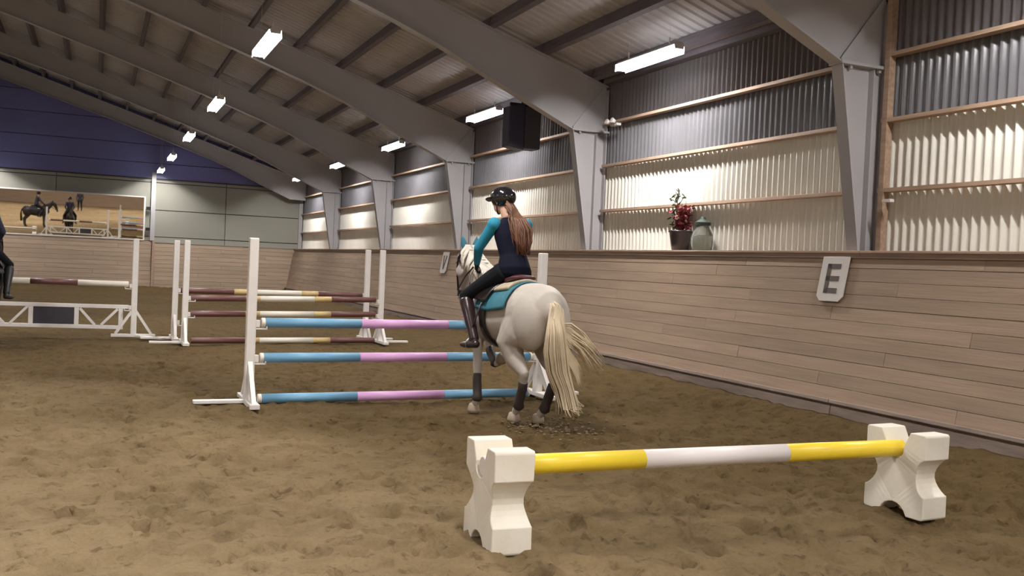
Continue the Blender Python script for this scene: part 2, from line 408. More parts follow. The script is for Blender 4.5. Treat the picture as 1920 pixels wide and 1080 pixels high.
# ------------------------------------------------------------------ right wall
wall_right = struct('wall_right')
LEAN = atan2(KT-KB, KZ)
PL_Z0 = .20
def plank_mesh(L, h, name='plank', m='plank'):
    t = .03; mb = MB(); mb.box((0, 0, 0), (t, L-.003, h-.0035))
    me = mb.mesh(name, M[m])
    bm = bmesh.new(); bm.from_mesh(me); bmesh.ops.bevel(bm, geom=list(bm.edges), offset=.002, segments=1, affect='EDGES'); bm.to_mesh(me); bm.free()
    return me
ROWS = 11; PH = (sqrt((KT-KB)**2+KZ**2)-.21)/ROWS
pm = {}
for r in range(ROWS):
    s = .21+PH*(r+.5); x = KB+s*sin(LEAN); z = s*cos(LEAN)
    y = 2.2-[0, 1.7, .8, 2.6, 1.2][r % 5]
    while y < 40.6:
        L = [4.2, 4.8, 3.6][int((y*7+r*3) % 3)]; L = min(L, 40.72-y)
        if L > .3:
            k = round(L, 2)
            if k not in pm: pm[k] = plank_mesh(k, PH)
            o = link('plank', pm[k], wall_right, (x+random.uniform(-.0025, .0025), y+L/2, z), (0, LEAN, 0))
        y += L
# rest of the kickboard behind the camera, too far round the corner to be picked apart
mb = MB()
mb.bar((KB+.15+.17, YF, .95), (KB+.15+.17, .0, .95), .03, 1.6)
o = mb.build('plank_run', M['plank'], wall_right); o['kind'] = 'stuff'
for y0 in np.arange(YF, 40.7, 6.5):
    y1 = min(y0+6.5, 40.7)
    mb = MB(); mb.box((0, 0, 0), (.05, y1-y0-.01, .20)); mb.build('base_board', M['base'], wall_right, bevel=.006, loc=(KB+.005, (y0+y1)/2, .11), rot=(0, LEAN, 0))
    mb = MB(); mb.box((0, 0, 0), (.07, y1-y0-.01, .045)); mb.build('base_board', M['base'], wall_right, bevel=.008, loc=(KB-.015, (y0+y1)/2, .205), rot=(0, LEAN, 0))
    mb = MB(); mb.box((0, 0, 0), (.022, y1-y0-.005, .055)); mb.build('rail_shade_strip', M['railshade'], wall_right, loc=(KT-.035, (y0+y1)/2, KZ-.005))  # second strip is dark to stand for the shade below the top rail
    mb = MB(); mb.box((0, 0, 0), (.16, y1-y0-.005, .028)); mb.build('top_rail', M['timber'], wall_right, bevel=.004, loc=(KT+.025, (y0+y1)/2, KZ+.036))

def corrugated(y0, y1, z0, z1, amp=.026, per=.112, seg=8):
    ys = np.arange(y0, y1+1e-6, per/seg)
    mb = MB(); vs = []; fs = []
    for i, y in enumerate(ys):
        x = XW+amp*sin(2*pi*y/per)
        vs += [(x, y, z0), (x, y, z1)]
        if i: fs.append((2*i-2, 2*i, 2*i+1, 2*i-1))
    mb.add(vs, fs); return mb
G = [2.56, 3.34, 4.07]       # wall girts
bays = [-18.0, -11.0, -4.6, 1.8]+FRAMES[1:]+[41.0]
for a, b in zip(bays[:-1], bays[1:]):
    if b <= 1.9:
        corrugated(a, b, 1.86, 5.0, seg=4).build('corrugated_sheet', M['sheet'], wall_right, smooth=True)
    else:
        # steel below the middle girt, glazing above it; sheets 1.9 m wide with a lapped joint
        n = max(1, round((b-a)/2.13)); w = (b-a)/n
        for k in range(n):
            y0, y1 = a+k*w, a+(k+1)*w
            dx = .002*(k % 2)
            corrugated(y0, y1+.05, 1.86, 3.34).build('corrugated_sheet', M['sheet'], wall_right, smooth=True, loc=(dx, 0, 0))
            corrugated(y0, y1+.05, 3.34, 4.07).build('glazing_sheet', M['translucent'], wall_right, smooth=True, loc=(dx, 0, 0))
            corrugated(y0, y1+.05, 4.07, 5.05).build('corrugated_sheet', M['uppersheet'], wall_right, smooth=True, loc=(dx, 0, 0))
    lo, hi = a+.10, b-.10
    for z in G:
        mb = MB(); mb.box((0, 0, 0), (.115, hi-lo, .045)); mb.build('girt', M['timber'], wall_right, bevel=.003, loc=(XW-.085, (lo+hi)/2, z))
    mb = MB(); mb.box((0, 0, 0), (.30, hi-lo, .025)); mb.build('ledge_board', M['timber'], wall_right, loc=(XW-.185, (lo+hi)/2, KZ+.033))
    mb = MB(); mb.box((0, 0, 0), (.15, hi-lo, .20)); mb.build('eave_beam', M['purlin'], wall_right, loc=(XW-.10, (lo+hi)/2, 4.86))
mb = MB(); mb.box((0, 0, 0), (.09, .075, 2.95)); mb.build('timber_post', M['timber'], wall_right, bevel=.003, loc=(XW-.10, 8.2-.16, 3.32))
mb = MB(); mb.box((0, 0, 0), (.06, .12, .035)); mb.build('cable_clip', M['white'], wall_right, bevel=.004, loc=(XW-.21, 7.86, 2.43))
# backing that closes the foot of the wall
mb = MB(); mb.box((XW+.06, (YF+YB)/2, .93), (.04, YB-YF, 1.9)); mb.build('backing_wall', M['seam'], wall_right)

# ------------------------------------------------------------------ left and near walls (seen only in the mirror)
wall_left = struct('wall_left')
mb = MB(); mb.box((XL+.3, (YF+YB)/2, .92), (.06, YB-YF, 1.84)); mb.build('kickboard', M['plank'], wall_left)
mb = MB(); mb.box((XL-.02, (YF+YB)/2, 3.4), (.06, YB-YF, 3.4)); mb.build('sheet_cladding', M['sheet'], wall_left)
wall_front = struct('wall_front')
mb = MB(); mb.box(((XL+XW)/2, YF+.3, .92), (XW-XL, .06, 1.84)); mb.build('kickboard', M['plank_end'], wall_front)
mb = MB(); mb.prism([(XL, 1.7), (XW, 1.7), (XW, 5.0), (RIDGE, zp(RIDGE)+.3), (XL, 5.0)], 'y', YF-.05, YF); mb.build('cladding', M['panel'], wall_front)

# ------------------------------------------------------------------ far end wall
wall_back = struct('wall_back')
PIER = 2.10
def back_planks(x0, x1, zt, seed):
    yb, yt = 40.58, 40.90; lean = atan2(yt-yb, zt); S = sqrt((yt-yb)**2+zt**2); n = 11; h = S/n; rs = random.Random(seed)
    for r in range(n):
        s = h*(r+.5); y = yb+s*sin(lean); z = s*cos(lean)
        x = x0
        first = [4.4, 2.6, 3.5, 1.7][r % 4]
        while x < x1-.05:
            L = min(first, x1-x); first = 4.4
            if x1-(x+L) < .4: L = x1-x
            mb = MB(); mb.box((0, 0, 0), (L-.006, .03, h-.008))
            mb.build('plank', M['plank_end'], wall_back, loc=(x+L/2, y+rs.uniform(-.003, .003), z), rot=(-lean, 0, 0))
            x += L
back_planks(-6.2, PIER-.06, 1.93, 1); back_planks(PIER+.06, 7.95, 1.84, 2)
mb = MB(); mb.box((-11.2, 40.75, .95), (9.9, .05, 1.9)); o = mb.build('plank_run', M['plank_end'], wall_back); o['kind'] = 'stuff'
mb = MB(); mb.box((PIER, 40.72, .95), (.10, .42, 1.9)); mb.build('timber_pier', M['timber'], wall_back, bevel=.005)
mb = MB(); mb.box((-6.9, 40.93, 1.95), (18.0, .14, .035)); mb.build('top_rail', M['timber'], wall_back)
mb = MB(); mb.box(((PIER+7.9)/2, 40.93, 1.86), (7.9-PIER, .14, .03)); mb.build('top_rail', M['panel'], wall_back)
# insulated panels: each its own piece with a recessed joint
cols = [XL, -10.6, -5.9, -1.5, PIER, 4.90, 7.98]
rows = [1.86, 2.085, 3.17, 4.28, 4.42]
for x0, x1 in zip(cols[:-1], cols[1:]):
    for z0, z1 in zip(rows[:-1], rows[1:]):
        if x1 <= PIER and z0 in (2.085,): pass
        mb = MB(); mb.box((0, 0, 0), (x1-x0-.022, .06, z1-z0-.028)); mb.build('wall_panel', M['panel'], wall_back, bevel=.006, loc=((x0+x1)/2, YB, (z0+z1)/2))
mb = MB(); mb.box((-3.9, YB+.06, 3.1), (24.1, .04, 2.75)); mb.build('panel_backing', M['seam'], wall_back)
grow = [4.42, 5.06, 5.80, 6.70, 7.52, 8.70]
for z0, z1 in zip(grow[:-1], grow[1:]):
    def xr(z): return min(XW-.05, XW-(z-4.72-.2)/.315) if z > 4.9 else XW-.05
    a, b = z0+.012, z1-.012
    for side in (1, -1):
        mid = RIDGE
        e0, e1 = xr(a), xr(b)
        if e1 <= RIDGE: e1 = RIDGE
        poly = [(RIDGE+.01, a), (e0, a), (e1, b), (RIDGE+.01, b)]
        if e1 <= RIDGE+.02: poly = [(RIDGE+.01, a), (e0, a), (RIDGE+.02, min(b, zp(RIDGE)+.2))]
        if side < 0: poly = [(2*RIDGE-p[0], p[1]) for p in poly]
        mb = MB(); mb.prism(poly, 'y', YB-.02, YB+.04); mb.build('gable_sheet', M['gable'], wall_back)
mb = MB(); mb.prism([(XL, 4.3), (XW, 4.3), (XW, 5.0), (RIDGE, zp(RIDGE)+.3), (XL, 5.0)], 'y', YB+.06, YB+.1); mb.build('gable_backing', M['seam'], wall_back)
for z in (4.43,):
    mb = MB(); mb.box((-3.9, YB-.05, z), (24.0, .10, .05)); mb.build('flashing', M['seam'], wall_back)
mb = MB(); mb.box((2.06, 40.90, 3.30), (.17, .13, 2.75)); mb.build('steel_post', M['steel'], wall_back, bevel=.004)
mb = MB(); mb.box((8.0, 40.90, 3.2), (.16, .13, 2.7)); mb.build('steel_post', M['steel'], wall_back, bevel=.004)

# ------------------------------------------------------------------ ceiling
ceiling = struct('ceiling')
def roof_sheet(y0, y1, side):
    """ribbed steel deck, ribs running down the slope"""
    mb = MB(); per = .21; ys = []; y = y0
    while y < y1-1e-6:
        for f, d in ((0, 0), (.45, 0), (.55, .03), (.90, .03)):
            yy = y+per*f
            if yy < y1: ys.append((yy, d))
        y += per
    ys.append((y1, 0))
    vs = []; fs = []
    xa, xb = XW+.05, RIDGE
    for i, (y, d) in enumerate(ys):
        for x in (xa, xb):
            X = x if side > 0 else 2*RIDGE-x
            vs.append((X, y, zp(x)+.215+d))
        if i: fs.append((2*i-2, 2*i-1, 2*i+1, 2*i))
    mb.add(vs, fs); return mb
for a, b in zip(bays[:-1], bays[1:]):
    roof_sheet(a, b, 1).build('roof_sheet', M['roof'], ceiling)
    roof_sheet(a, b, -1).build('roof_sheet', M['roof'], ceiling)
PX = [7.85-.985*k for k in range(12)]
sl = math.atan(.315)
pur = {}
for a, b in zip(bays[:-1], bays[1:]):
    L = round(b-a-.02, 3)
    if L not in pur:
        mb = MB(); mb.box((0, 0, 0), (.09, L, .205)); pur[L] = mb.mesh('purlin', M['purlin'])
    for x in PX:
        link('purlin', pur[L], ceiling, (x, (a+b)/2, zp(x)+.105), (0, sl, 0))
        if b > 20: link('purlin', pur[L], ceiling, (2*RIDGE-x, (a+b)/2, zp(x)+.105), (0, -sl, 0))

# steel portal frames
UND = [(7.44, 3.93), (6.3, 4.43), (4.9, 5.07), (4.13, 5.36), (2.65, 5.87), (.37, 6.61), (-2.43, 7.44), (RIDGE, 7.86)]
def frame_parts():
    d = {}
    poly = [(XW-.06, 3.93)]+UND+[(RIDGE, zp(RIDGE)-.02), (XW-.06, zp(XW-.06)-.02)]
    mb = MB(); mb.prism(poly, 'y', -.007, .007); d['rafter_web'] = mb
    mb = MB()
    for (x0, z0), (x1, z1) in zip(UND[:-1], UND[1:]): mb.bar((x0, 0, z0), (x1, 0, z1), .19, .016)
    d['rafter_flange'] = mb
    mb = MB(); mb.bar((XW-.06, 0, zp(XW-.06)-.012), (RIDGE, 0, zp(RIDGE)-.012), .19, .016); d['top_flange'] = mb
    mb = MB(); mb.prism([(7.44, 3.93), (XW-.07, 3.93), (XW-.07, .0), (8.0, .0), (7.80, 1.86)], 'y', -.006, .006); d['column_web'] = mb
    mb = MB(); mb.bar((7.44, 0, 3.93), (7.80, 0, 1.86), .17, .016, up=(1, 0, 0)); mb.bar((7.80, 0, 1.86), (8.02, 0, 0.0), .17, .016, up=(1, 0, 0)); d['column_flange'] = mb
    mb = MB(); mb.bar((XW-.06, 0, 0), (XW-.06, 0, zp(XW)-.05), .20, .016, up=(1, 0, 0)); d['outer_flange'] = mb
    mb = MB(); mb.box((7.90, -.045, 2.6), (.012, .08, 2.6)); d['stiffener'] = mb
    mb = MB(); mb.box((7.77, 0, 3.935), (.72, .21, .035)); d['cap_plate'] = mb
    mb = MB(); mb.bar((7.47, -.04, 3.96), (8.05, -.04, 4.70), .07, .012, up=(0, 1, 0)); d['haunch_stiffener'] = mb
    mb = MB()
    for x in (7.58, 8.0): mb.box((x, -.05, 3.90), (.035, .035, .04))
    d['bolt'] = mb
    return d
fp = {k: v.mesh(k, M['steel']) for k, v in frame_parts().items()}
def mirrored(me):
    m2 = me.copy()
    for v in m2.vertices: v.co.x = 2*RIDGE-v.co.x
    m2.flip_normals(); return m2
fpl = {k: mirrored(v) for k, v in fp.items()}
for n, y in enumerate(sorted(FRAMES_NEAR+FRAMES)+[40.4]):
    e = struct('steel_frame', (0, y, 0))
    for k, me in fp.items():
        if y > 40 and k in ('column_web', 'column_flange', 'outer_flange', 'stiffener', 'cap_plate', 'bolt', 'haunch_stiffener'): continue
        link(k, me, e)
    for k, me in fpl.items(): link(k, me, e)

# ------------------------------------------------------------------ lamps
def lamp_proto():
    e = thing('ceiling_lamp', 'x', 'lamp')
    mb = MB(); mb.prism([(-.070, 0), (.070, 0), (.080, .055), (.04, .095), (-.04, .095), (-.080, .055)], 'y', -.80, .80)
    mb.build('lamp_housing', M['lamphouse'], e)
    # glowing side shades that cut the light off across the tube, open below
    for sx_ in (-1, 1):
        mb = MB(); mb.prism([(sx_*.082, .05), (sx_*.088, .05), (sx_*.094, -.055), (sx_*.086, -.055)], 'y', -.78, .78); mb.build('side_shade', M['lampwhite'], e)
    for sy_ in (-1, 1):
        mb = MB(); mb.prism([(-.086, .05), (.086, .05), (.09, -.035), (-.09, -.035)], 'y', sy_*.78, sy_*.787); mb.build('end_cap', M['lampwhite'], e)
    for y in (-.55, .55):
        mb = MB(); mb.tube([(0, y, .09), (0, y, .20)], .012, 6); mb.build('hanger', M['lamphouse'], e)
    return e
LP = lamp_proto()
def set_lamp(e, x, y, z, label, group, wire):
    e.location = (x, y, z); e['label'] = label; e['group'] = group
    for yy in (-.55, .55):
        mb = MB(); mb.tube([(0, yy, .20), (0, yy, wire)], .0022, 5); mb.build('suspension_wire', M['lamphouse'], e)
    li = bpy.data.lights.new('tube_light', 'AREA'); li.shape = 'RECTANGLE'; li.size = .05; li.size_y = 1.5
    li.energy = LAMP_W*((.72 if 5 < y < 6 else 1.35 if 10 < y < 13 else .95) if x > 5 else (1.15 if y < 25 else .8)); li.color = LAMP_COL; li.spread = radians(180)
    link('tube_light', li, e, (0, 0, -.006))
ORD = ['nearest', 'second', 'third', 'fourth', 'fifth']
lamps = []
for i, y in enumerate([11.8, 18.1, 24.6, 30.9, 37.5]): lamps.append((7.2, y, 4.60, f'{ORD[i]} white tube lamp in the row along the corrugated side wall', 'tube lamps along the corrugated side wall'))
for i, y in enumerate([14.45, 20.9, 27.2, 33.6, 39.4]): lamps.append((2.22, y, 4.66, f'{ORD[i]} bright tube lamp in the row over the middle of the arena', 'tube lamps over the middle of the arena'))
for y in (5.4, -.9, -7.2, -13.6): lamps.append((7.2, y, 4.60, 'tube lamp of the side wall row, behind or beside the camera', 'side wall lamps outside the picture'))
for y in (8.0, 1.6, -4.8, -11.2): lamps.append((2.22, y, 4.66, 'tube lamp of the middle row, above or behind the camera', 'middle row lamps outside the picture'))
for y in (-11.2, -4.8, 1.6, 8.0, 14.4, 20.8, 27.2, 33.6): lamps.append((-9.9, y, 4.66, 'tube lamp of the far row beyond the left edge of the picture', 'left row lamps outside the picture'))
for y in (-11.2, -4.8, 1.6, 8.0, 14.4, 20.8, 27.2, 33.6, 39.4): lamps.append((RIDGE, y, 4.66, 'added fill lamp under the ridge, unseen beyond the left edge of the picture', 'added ridge fill lamps outside the picture'))  # row added out of view to fill the ceiling, far kickboard and near sand
for i, (x, y, z, lab, g) in enumerate(lamps):
    e = LP if i == 0 else copy_tree(LP_CLEAN)
    if i == 0: LP_CLEAN = copy_tree(LP)
    set_lamp(e, x, y, z, lab, g, zp(x)-z)
for c in list(LP_CLEAN.children): bpy.data.objects.remove(c)
bpy.data.objects.remove(LP_CLEAN)

# loudspeaker pair hung from the roof near the second column
sp = thing('loudspeaker', 'dark loudspeaker pair hanging from the roof beside the wall lamp', 'loudspeaker', (7.25, 16.3, 3.70))
mb = MB(); mb.box((0.16, 0, .43), (.34, .34, .78)); mb.build('cabinet', M['grille'], sp, bevel=.02)
mb = MB(); mb.prism([(-.34, .06), (-.02, 0), (-.02, .86), (-.34, .80)], 'y', -.20, .12); mb.build('cabinet', M['speaker'], sp, bevel=.02)
mb = MB(); mb.tube([(0, 0, .83), (0, 0, 1.35)], .02, 8); mb.box((0, 0, .87), (.5, .05, .05)); mb.build('hanging_bracket', M['black'], sp)
# small security spot lights on the girt
t = thing('spot_light', 'tiny twin spot light on the upper girt right of the second column', 'lamp', (7.92, 13.95, 4.02))
for dy in (-.09, .09):
    mb = MB(); mb.lathe([(.0, 0), (.03, .0), (.045, .05), (.045, .07)], n=14); mb.build('spot_head', M['white'], t, loc=(-.05, dy, 0), rot=(0, -1.2, 0), smooth=False)
mb = MB(); mb.box((0.02, 0, -.03), (.08, .22, .04)); mb.build('spot_bracket', M['lamphouse'], t)

# ------------------------------------------------------------------ wall mirror
mir_t = thing('wall_mirror', 'wide white-framed mirror on the far wall above the kickboard', 'mirror', (0, 40.83, 2.80))
mir_t.rotation_euler = (radians(2.7), 0, 0)
X0, X1, HM = -6.0, 1.74, .86
mb = MB(); mb.box(((X0+X1)/2, 0, 0), (X1-X0-.04, .012, 2*HM-.04)); mb.build('mirror_glass', M['mirror'], mir_t)
mb = MB()
for z in (-HM, HM): mb.box(((X0+X1)/2, -.005, z), (X1-X0+.05, .04, .05))
for x in (X0, X1): mb.box((x, -.005, 0), (.06, .04, 2*HM))
mb.build('mirror_frame', M['white'], mir_t)
mb = MB(); mb.box(((X0+X1)/2, .025, 0), (X1-X0, .02, 2*HM)); mb.build('back_board', M['seam'], mir_t)
for z in (.42, -.42):
    mb = MB(); mb.box((X1+.14, -.02, z), (.16, .10, .12)); mb.build('mirror_bracket', M['black'], mir_t)

# ------------------------------------------------------------------ letter signs
def sign(letter, y, label):
    e = thing('letter_sign', label, 'sign', (KT-.045-.0, y, KZ-.02)); e.rotation_euler = (0, LEAN, 0)
    # local: y along the wall, z down from the top edge; camera looks along +x
    w, h = .42, .52; pts = [(-w/2, 0), (-w/2, -h+.06), (-w/2+.06, -h), (w/2-.06, -h), (w/2, -h+.06), (w/2, 0)]
    mb = MB(); mb.prism(pts, 'x', -.012, 0); mb.build('sign_plate', M['sign'], e, bevel=.004)
    mb = MB(); x = -.0145; d = .005
    if letter == 'E':     # reads left to right = towards -y
        mb.box((x, .075, -.255), (d, .062, .34))
        for z in (-.115, -.255, -.395): mb.box((x, -.0, z), (d, .20, .058))
        for z in (-.255,): pass
    else:
        mb.bar((x, .10, -.09), (x, .0, -.42), d, .06, up=(0, 1, 0)); mb.bar((x, -.10, -.09), (x, .0, -.42), d, .06, up=(0, 1, 0))
    mb.build('letter', M['signink'], e)
sign('E', 8.34, 'white hanging plate with a dark letter E on the plank wall')
sign('V', 21.4, 'distant small pale letter plate on the plank wall beside the head of the white horse')

# ------------------------------------------------------------------ pot plant and lantern on the ledge
LZ = KZ+.0465
pp = thing('potted_plant', 'red flowering plant in a dark pot on the wall ledge', 'plant', (7.93, 11.85, LZ))
mb = MB(); mb.lathe([(.115, 0), (.135, .10), (.165, .27), (.178, .275), (.178, .30), (.16, .30), (.155, .26), (.02, .25)], n=28); mb.build('pot', M['pot'], pp, smooth=True)
mb = MB(); mb.lathe([(.155, .255), (.14, .265), (.01, .27)], n=20); mb.build('soil', M['soil'], pp)
rs = random.Random(3)
mb = MB()
stems = []
for k in range(16):
    a = rs.uniform(0, 2*pi); sp_ = rs.uniform(.03, .15); h = rs.uniform(.25, .5)
    p = [(0.03*cos(a), .03*sin(a), .26), (sp_*.6*cos(a), sp_*.6*sin(a), .26+h*.5), (sp_*cos(a), sp_*sin(a), .26+h)]
    mb.tube(p, [.006, .005, .003], 5); stems.append(p)
mb.tube([(0, 0, .26), (.02, .05, .55), (0, .12, .72), (0, .10, .88)], [.008, .007, .006, .003], 6)
mb.tube([(0, .12, .72), (0, .22, .76), (0, .36, .80)], [.007, .006, .003], 6)
mb.tube([(0, .10, .66), (.02, .0, .78), (0, -.05, .80)], [.006, .005, .003], 6)
mb.tube([(0, .12, .72), (.0, .17, .82), (0, .16, .93)], [.007, .006, .003], 6)
mb.build('stem', M['stem'], pp)
def leafquad(mb, c, L, w, rs, flat=False):
    R = Euler((rs.uniform(-1, 1), rs.uniform(-1, 1), rs.uniform(0, 6.28))).to_matrix(); c = Vector(c)
    P = [(-L/2, 0, 0), (-L/6, w/2, L*.06), (L/3, w/2.4, L*.05), (L/2, 0, -L*.08), (L/3, -w/2.4, L*.05), (-L/6, -w/2, L*.06), (0, 0, -.01)]
    mb.add([c+R @ Vector(p) for p in P], [(0, 1, 6), (1, 2, 6), (2, 3, 6), (3, 4, 6), (4, 5, 6), (5, 0, 6)])
ml, mf, mg = MB(), MB(), MB()
for k in range(70): leafquad(ml, (rs.gauss(0, .05), rs.gauss(.10, .05), rs.uniform(.26, .62)), .09, .04, rs)
for k in range(150):
    z = rs.uniform(.28, .66); leafquad(mf, (rs.gauss(0, .055), rs.gauss(-.05, .06)-.08*(z-.3), z), .065, .05, rs)
for k in range(40): leafquad(mg, (rs.gauss(-.05, .05), rs.gauss(-.04, .08), rs.uniform(.40, .64)), .05, .04, rs)
for p in ((0, .10, .90), (0, .13, .78), (0, .34, .80), (0, .20, .84), (0, -.04, .80), (0, .07, .80), (0, .15, .70)):
    for q in range(3): leafquad(ml, (p[0]+rs.gauss(0, .02), p[1]+rs.gauss(0, .03), p[2]+rs.gauss(0, .02)), .085, .03, rs)
o = ml.build('foliage', M['leaf'], pp); o['kind'] = 'stuff'
o = mf.build('red_flowers', M['petal'], pp); o['kind'] = 'stuff'
o = mg.build('pale_flowers', M['petal2'], pp); o['kind'] = 'stuff'
ln = thing('candle_jar', 'glass jar with a pale candle and dark lid beside the potted plant', 'jar', (7.93, 11.29, LZ))
mb = MB(); mb.lathe([(.10, 0), (.145, .02), (.16, .12), (.15, .24), (.10, .33), (.085, .36)], n=28); mb.build('jar_glass', M['glass'], ln, smooth=True)
mb = MB(); mb.lathe([(.085, .012), (.09, .02), (.09, .20), (.08, .21)], n=20); mb.build('candle', M['candle'], ln, smooth=False)
mb = MB(); mb.lathe([(.095, .362), (.115, .37), (.115, .41), (.05, .45), (.03, .49)], n=24); mb.build('jar_lid', M['jarlid'], ln)

# ------------------------------------------------------------------ jump furniture
def standard(name, label, loc, out=-1, h=1.70, style='side', cups=(), group=None, foot_len=.5, rz=0):
    """white jump upright. out: side (+1/-1 along x) away from the poles"""
    e = thing(name, label, 'jump stand', loc, rz, group)
    mb = MB(); mb.box((0, 0, h/2+.02), (.095, .095, h)); mb.build('post', M['white'], e, bevel=.012)
    if style == 'side':
        mb = MB(); mb.box((0, 0, .03), (.10, .90, .05)); mb.build('cross_foot', M['white'], e, bevel=.006)
        mb = MB(); mb.box((out*(foot_len/2+.04), 0, .028), (foot_len, .09, .035)); mb.build('outrigger_foot', M['white'], e, bevel=.005)
        for s in (-1, 1):
            mb = MB(); mb.prism([(s*.045, .44), (s*.40, .055), (s*.30, .055), (s*.045, .30)] if s > 0 else [(s*.045, .44), (s*.045, .30), (s*.30, .055), (s*.40, .055)], 'x', -.022, .022)
            mb.build('brace', M['white'], e)
    else:
        mb = MB(); mb.box((0, 0, .03), (.72, .10, .05)); mb.build('cross_foot', M['white'], e, bevel=.006)
        mb = MB(); mb.box((.25*out, -.32, .028), (.08, .60, .035), Euler((0, 0, .75*out)).to_matrix()); mb.build('outrigger_foot', M['white'], e, bevel=.005)
        for s in (-1, 1):
            mb = MB(); mb.bar((s*.03, 0, .46), (s*.29, 0, .06), .045, .075, up=(0, 1, 0)); mb.build('brace', M['white'], e)
    for z in cups:
        mb = MB(); mb.box((-out*.065, 0, z-.005), (.04, .07, .07)); mb.box((-out*.105, 0, z-.058), (.11, .075, .012)); mb.box((-out*.155, 0, z-.046), (.012, .075, .03))
        mb.build('pole_cup', M['white'], e)
    return e
def pole(label, a, b, bands, r=.05, group=None, n=20):
    """bands: list of (end fraction, material key); capped ends are rounded"""
    a, b = Vector(a), Vector(b); e = thing('jump_pole', label, 'pole', a, 0, group)
    d = b-a; keys = list(dict.fromkeys(k for _, k in bands)); mb = MB(); f0 = 0
    for f1, k in bands:
        mb.cur = keys.index(k); p0, p1 = d*f0, d*f1; t = d.normalized()
        if f0 == 0: mb.tube([p0, p0+t*.01, p1], [r*.88, r, r], n)
        elif f1 == 1: mb.tube([p0, p1-t*.01, p1], [r, r, r*.88], n)
        else: mb.tube([p0, p1], r, n)
        f0 = f1
    me = mb.mesh('pole_shaft', [M[k] for k in keys], False)
    me.polygons.foreach_set('use_smooth', [len(p.vertices) == 4 for p in me.polygons])
    link('pole_shaft', me, e)
    return e
g1, g2, g3 = 'stands of the blue and pink fence', 'stands of the brown and cream fence', 'stands of the gate fence'
ZG = .0
standard('jump_stand', 'tall white stand at the left end of the blue and pink poles', (1.475, 9.90, ZG), -1, 1.68, cups=(.83, .47), group=g1)
standard('jump_stand', 'white stand behind the horse at the right end of the blue and pink poles', (4.86, 10.12, ZG), 1, 1.68, cups=(.83, .47), group=g1)
bp = [(.012, 'cream'), (.335, 'blue'), (.655, 'pink'), (.99, 'blue'), (1, 'cream')]
gp = 'blue and pink poles'
pole('blue and pink jump pole, topmost of the three in the near fence', (1.575, 9.90, .835), (4.755, 10.1, .835), bp, group=gp)
pole('blue and pink jump pole, middle one of the three in the near fence', (1.572, 9.90, .472), (4.755, 10.1, .472), bp, group=gp)
pole('blue and pink jump pole lying on the sand under the near fence', (1.56, 9.86, .055), (4.70, 10.02, .055), bp, group=gp)
standard('jump_stand', 'white stand at the front left of the brown and cream fence', (1.38, 16.47, ZG), -1, 1.70, cups=(.77, .50), group=g2)
standard('jump_stand', 'white stand at the back left of the brown and cream fence', (1.28, 17.3, ZG), -1, 1.70, cups=(.86, .3), group=g2)
standard('jump_stand', 'white stand at the front right of the brown and cream fence', (4.86, 16.96, ZG), 1, 1.70, cups=(.77, .50), group=g2)
standard('jump_stand', 'white stand at the back right of the brown and cream fence', (4.74, 17.55, ZG), 1, 1.70, cups=(.86, .3), group=g2)
bb = [(.275, 'brown'), (.35, 'ochre'), (.645, 'cream'), (.74, 'ochre'), (1, 'brown')]
gp = 'brown, ochre and cream poles'
pole('brown and cream jump pole, front upper one in the middle fence', (1.47, 16.52, .76), (4.74, 16.92, .80), bb, group=gp)
pole('brown and cream jump pole, second from the ground in the front of the middle fence', (1.47, 16.52, .50), (4.74, 16.92, .53), bb, group=gp)
pole('brown and cream jump pole lying on the sand in the middle fence', (1.48, 16.45, .06), (4.72, 16.85, .06), bb, group=gp)
pole('brown and cream jump pole on the back stands of the middle fence', (1.37, 17.3, .855), (4.64, 17.53, .855), bb, group=gp)
# gate fence
standard('jump_stand', 'white stand with splayed braces at the right end of the gate fence', (.64, 17.70, ZG), 1, 1.70, 'fan', cups=(.90, .52), group=g3)
standard('jump_stand', 'white stand at the left end of the gate fence', (-2.80, 17.70, ZG), -1, 1.70, 'fan', cups=(.90, .52), group=g3)
pole('white and brown jump pole over the white gate at the left', (.54, 17.70, .92), (-2.68, 17.70, .94), [(.25, 'cream'), (.475, 'brown'), (.75, 'cream'), (.97, 'brown'), (1, 'cream')])
gt = thing('jump_gate', 'white jump gate with diagonal braces and a dark panel', 'gate', (0, 17.78, 0))
mb = MB(); mb.bar((.56, 0, .52), (-2.70, 0, .545), .05, .065); mb.build('top_rail', M['white'], gt, bevel=.006)
mb = MB(); mb.bar((.47, 0, .16), (-2.62, 0, .20), .05, .065); mb.build('bottom_rail', M['white'], gt, bevel=.006)
for x in (.43, -.27, -.97, -1.68, -2.58):
    mb = MB(); mb.box((x, 0, .355), (.07, .045, .32)); mb.build('upright', M['white'], gt)
for a, b in (((.38, .48), (.12, .20)), ((-.22, .48), (.02, .20)), ((-1.02, .50), (-1.28, .21)), ((-1.63, .50), (-1.37, .21)), ((-1.74, .50), (-2.08, .21)), ((-2.52, .50), (-2.16, .21))):
    mb = MB(); mb.bar((a[0], 0, a[1]), (b[0], 0, b[1]), .04, .06, up=(0, 1, 0)); mb.build('brace', M['white'], gt)
mb = MB(); mb.box((-.62, 0, .355), (.64, .02, .29)); mb.build('dark_panel', M['gatepanel'], gt)

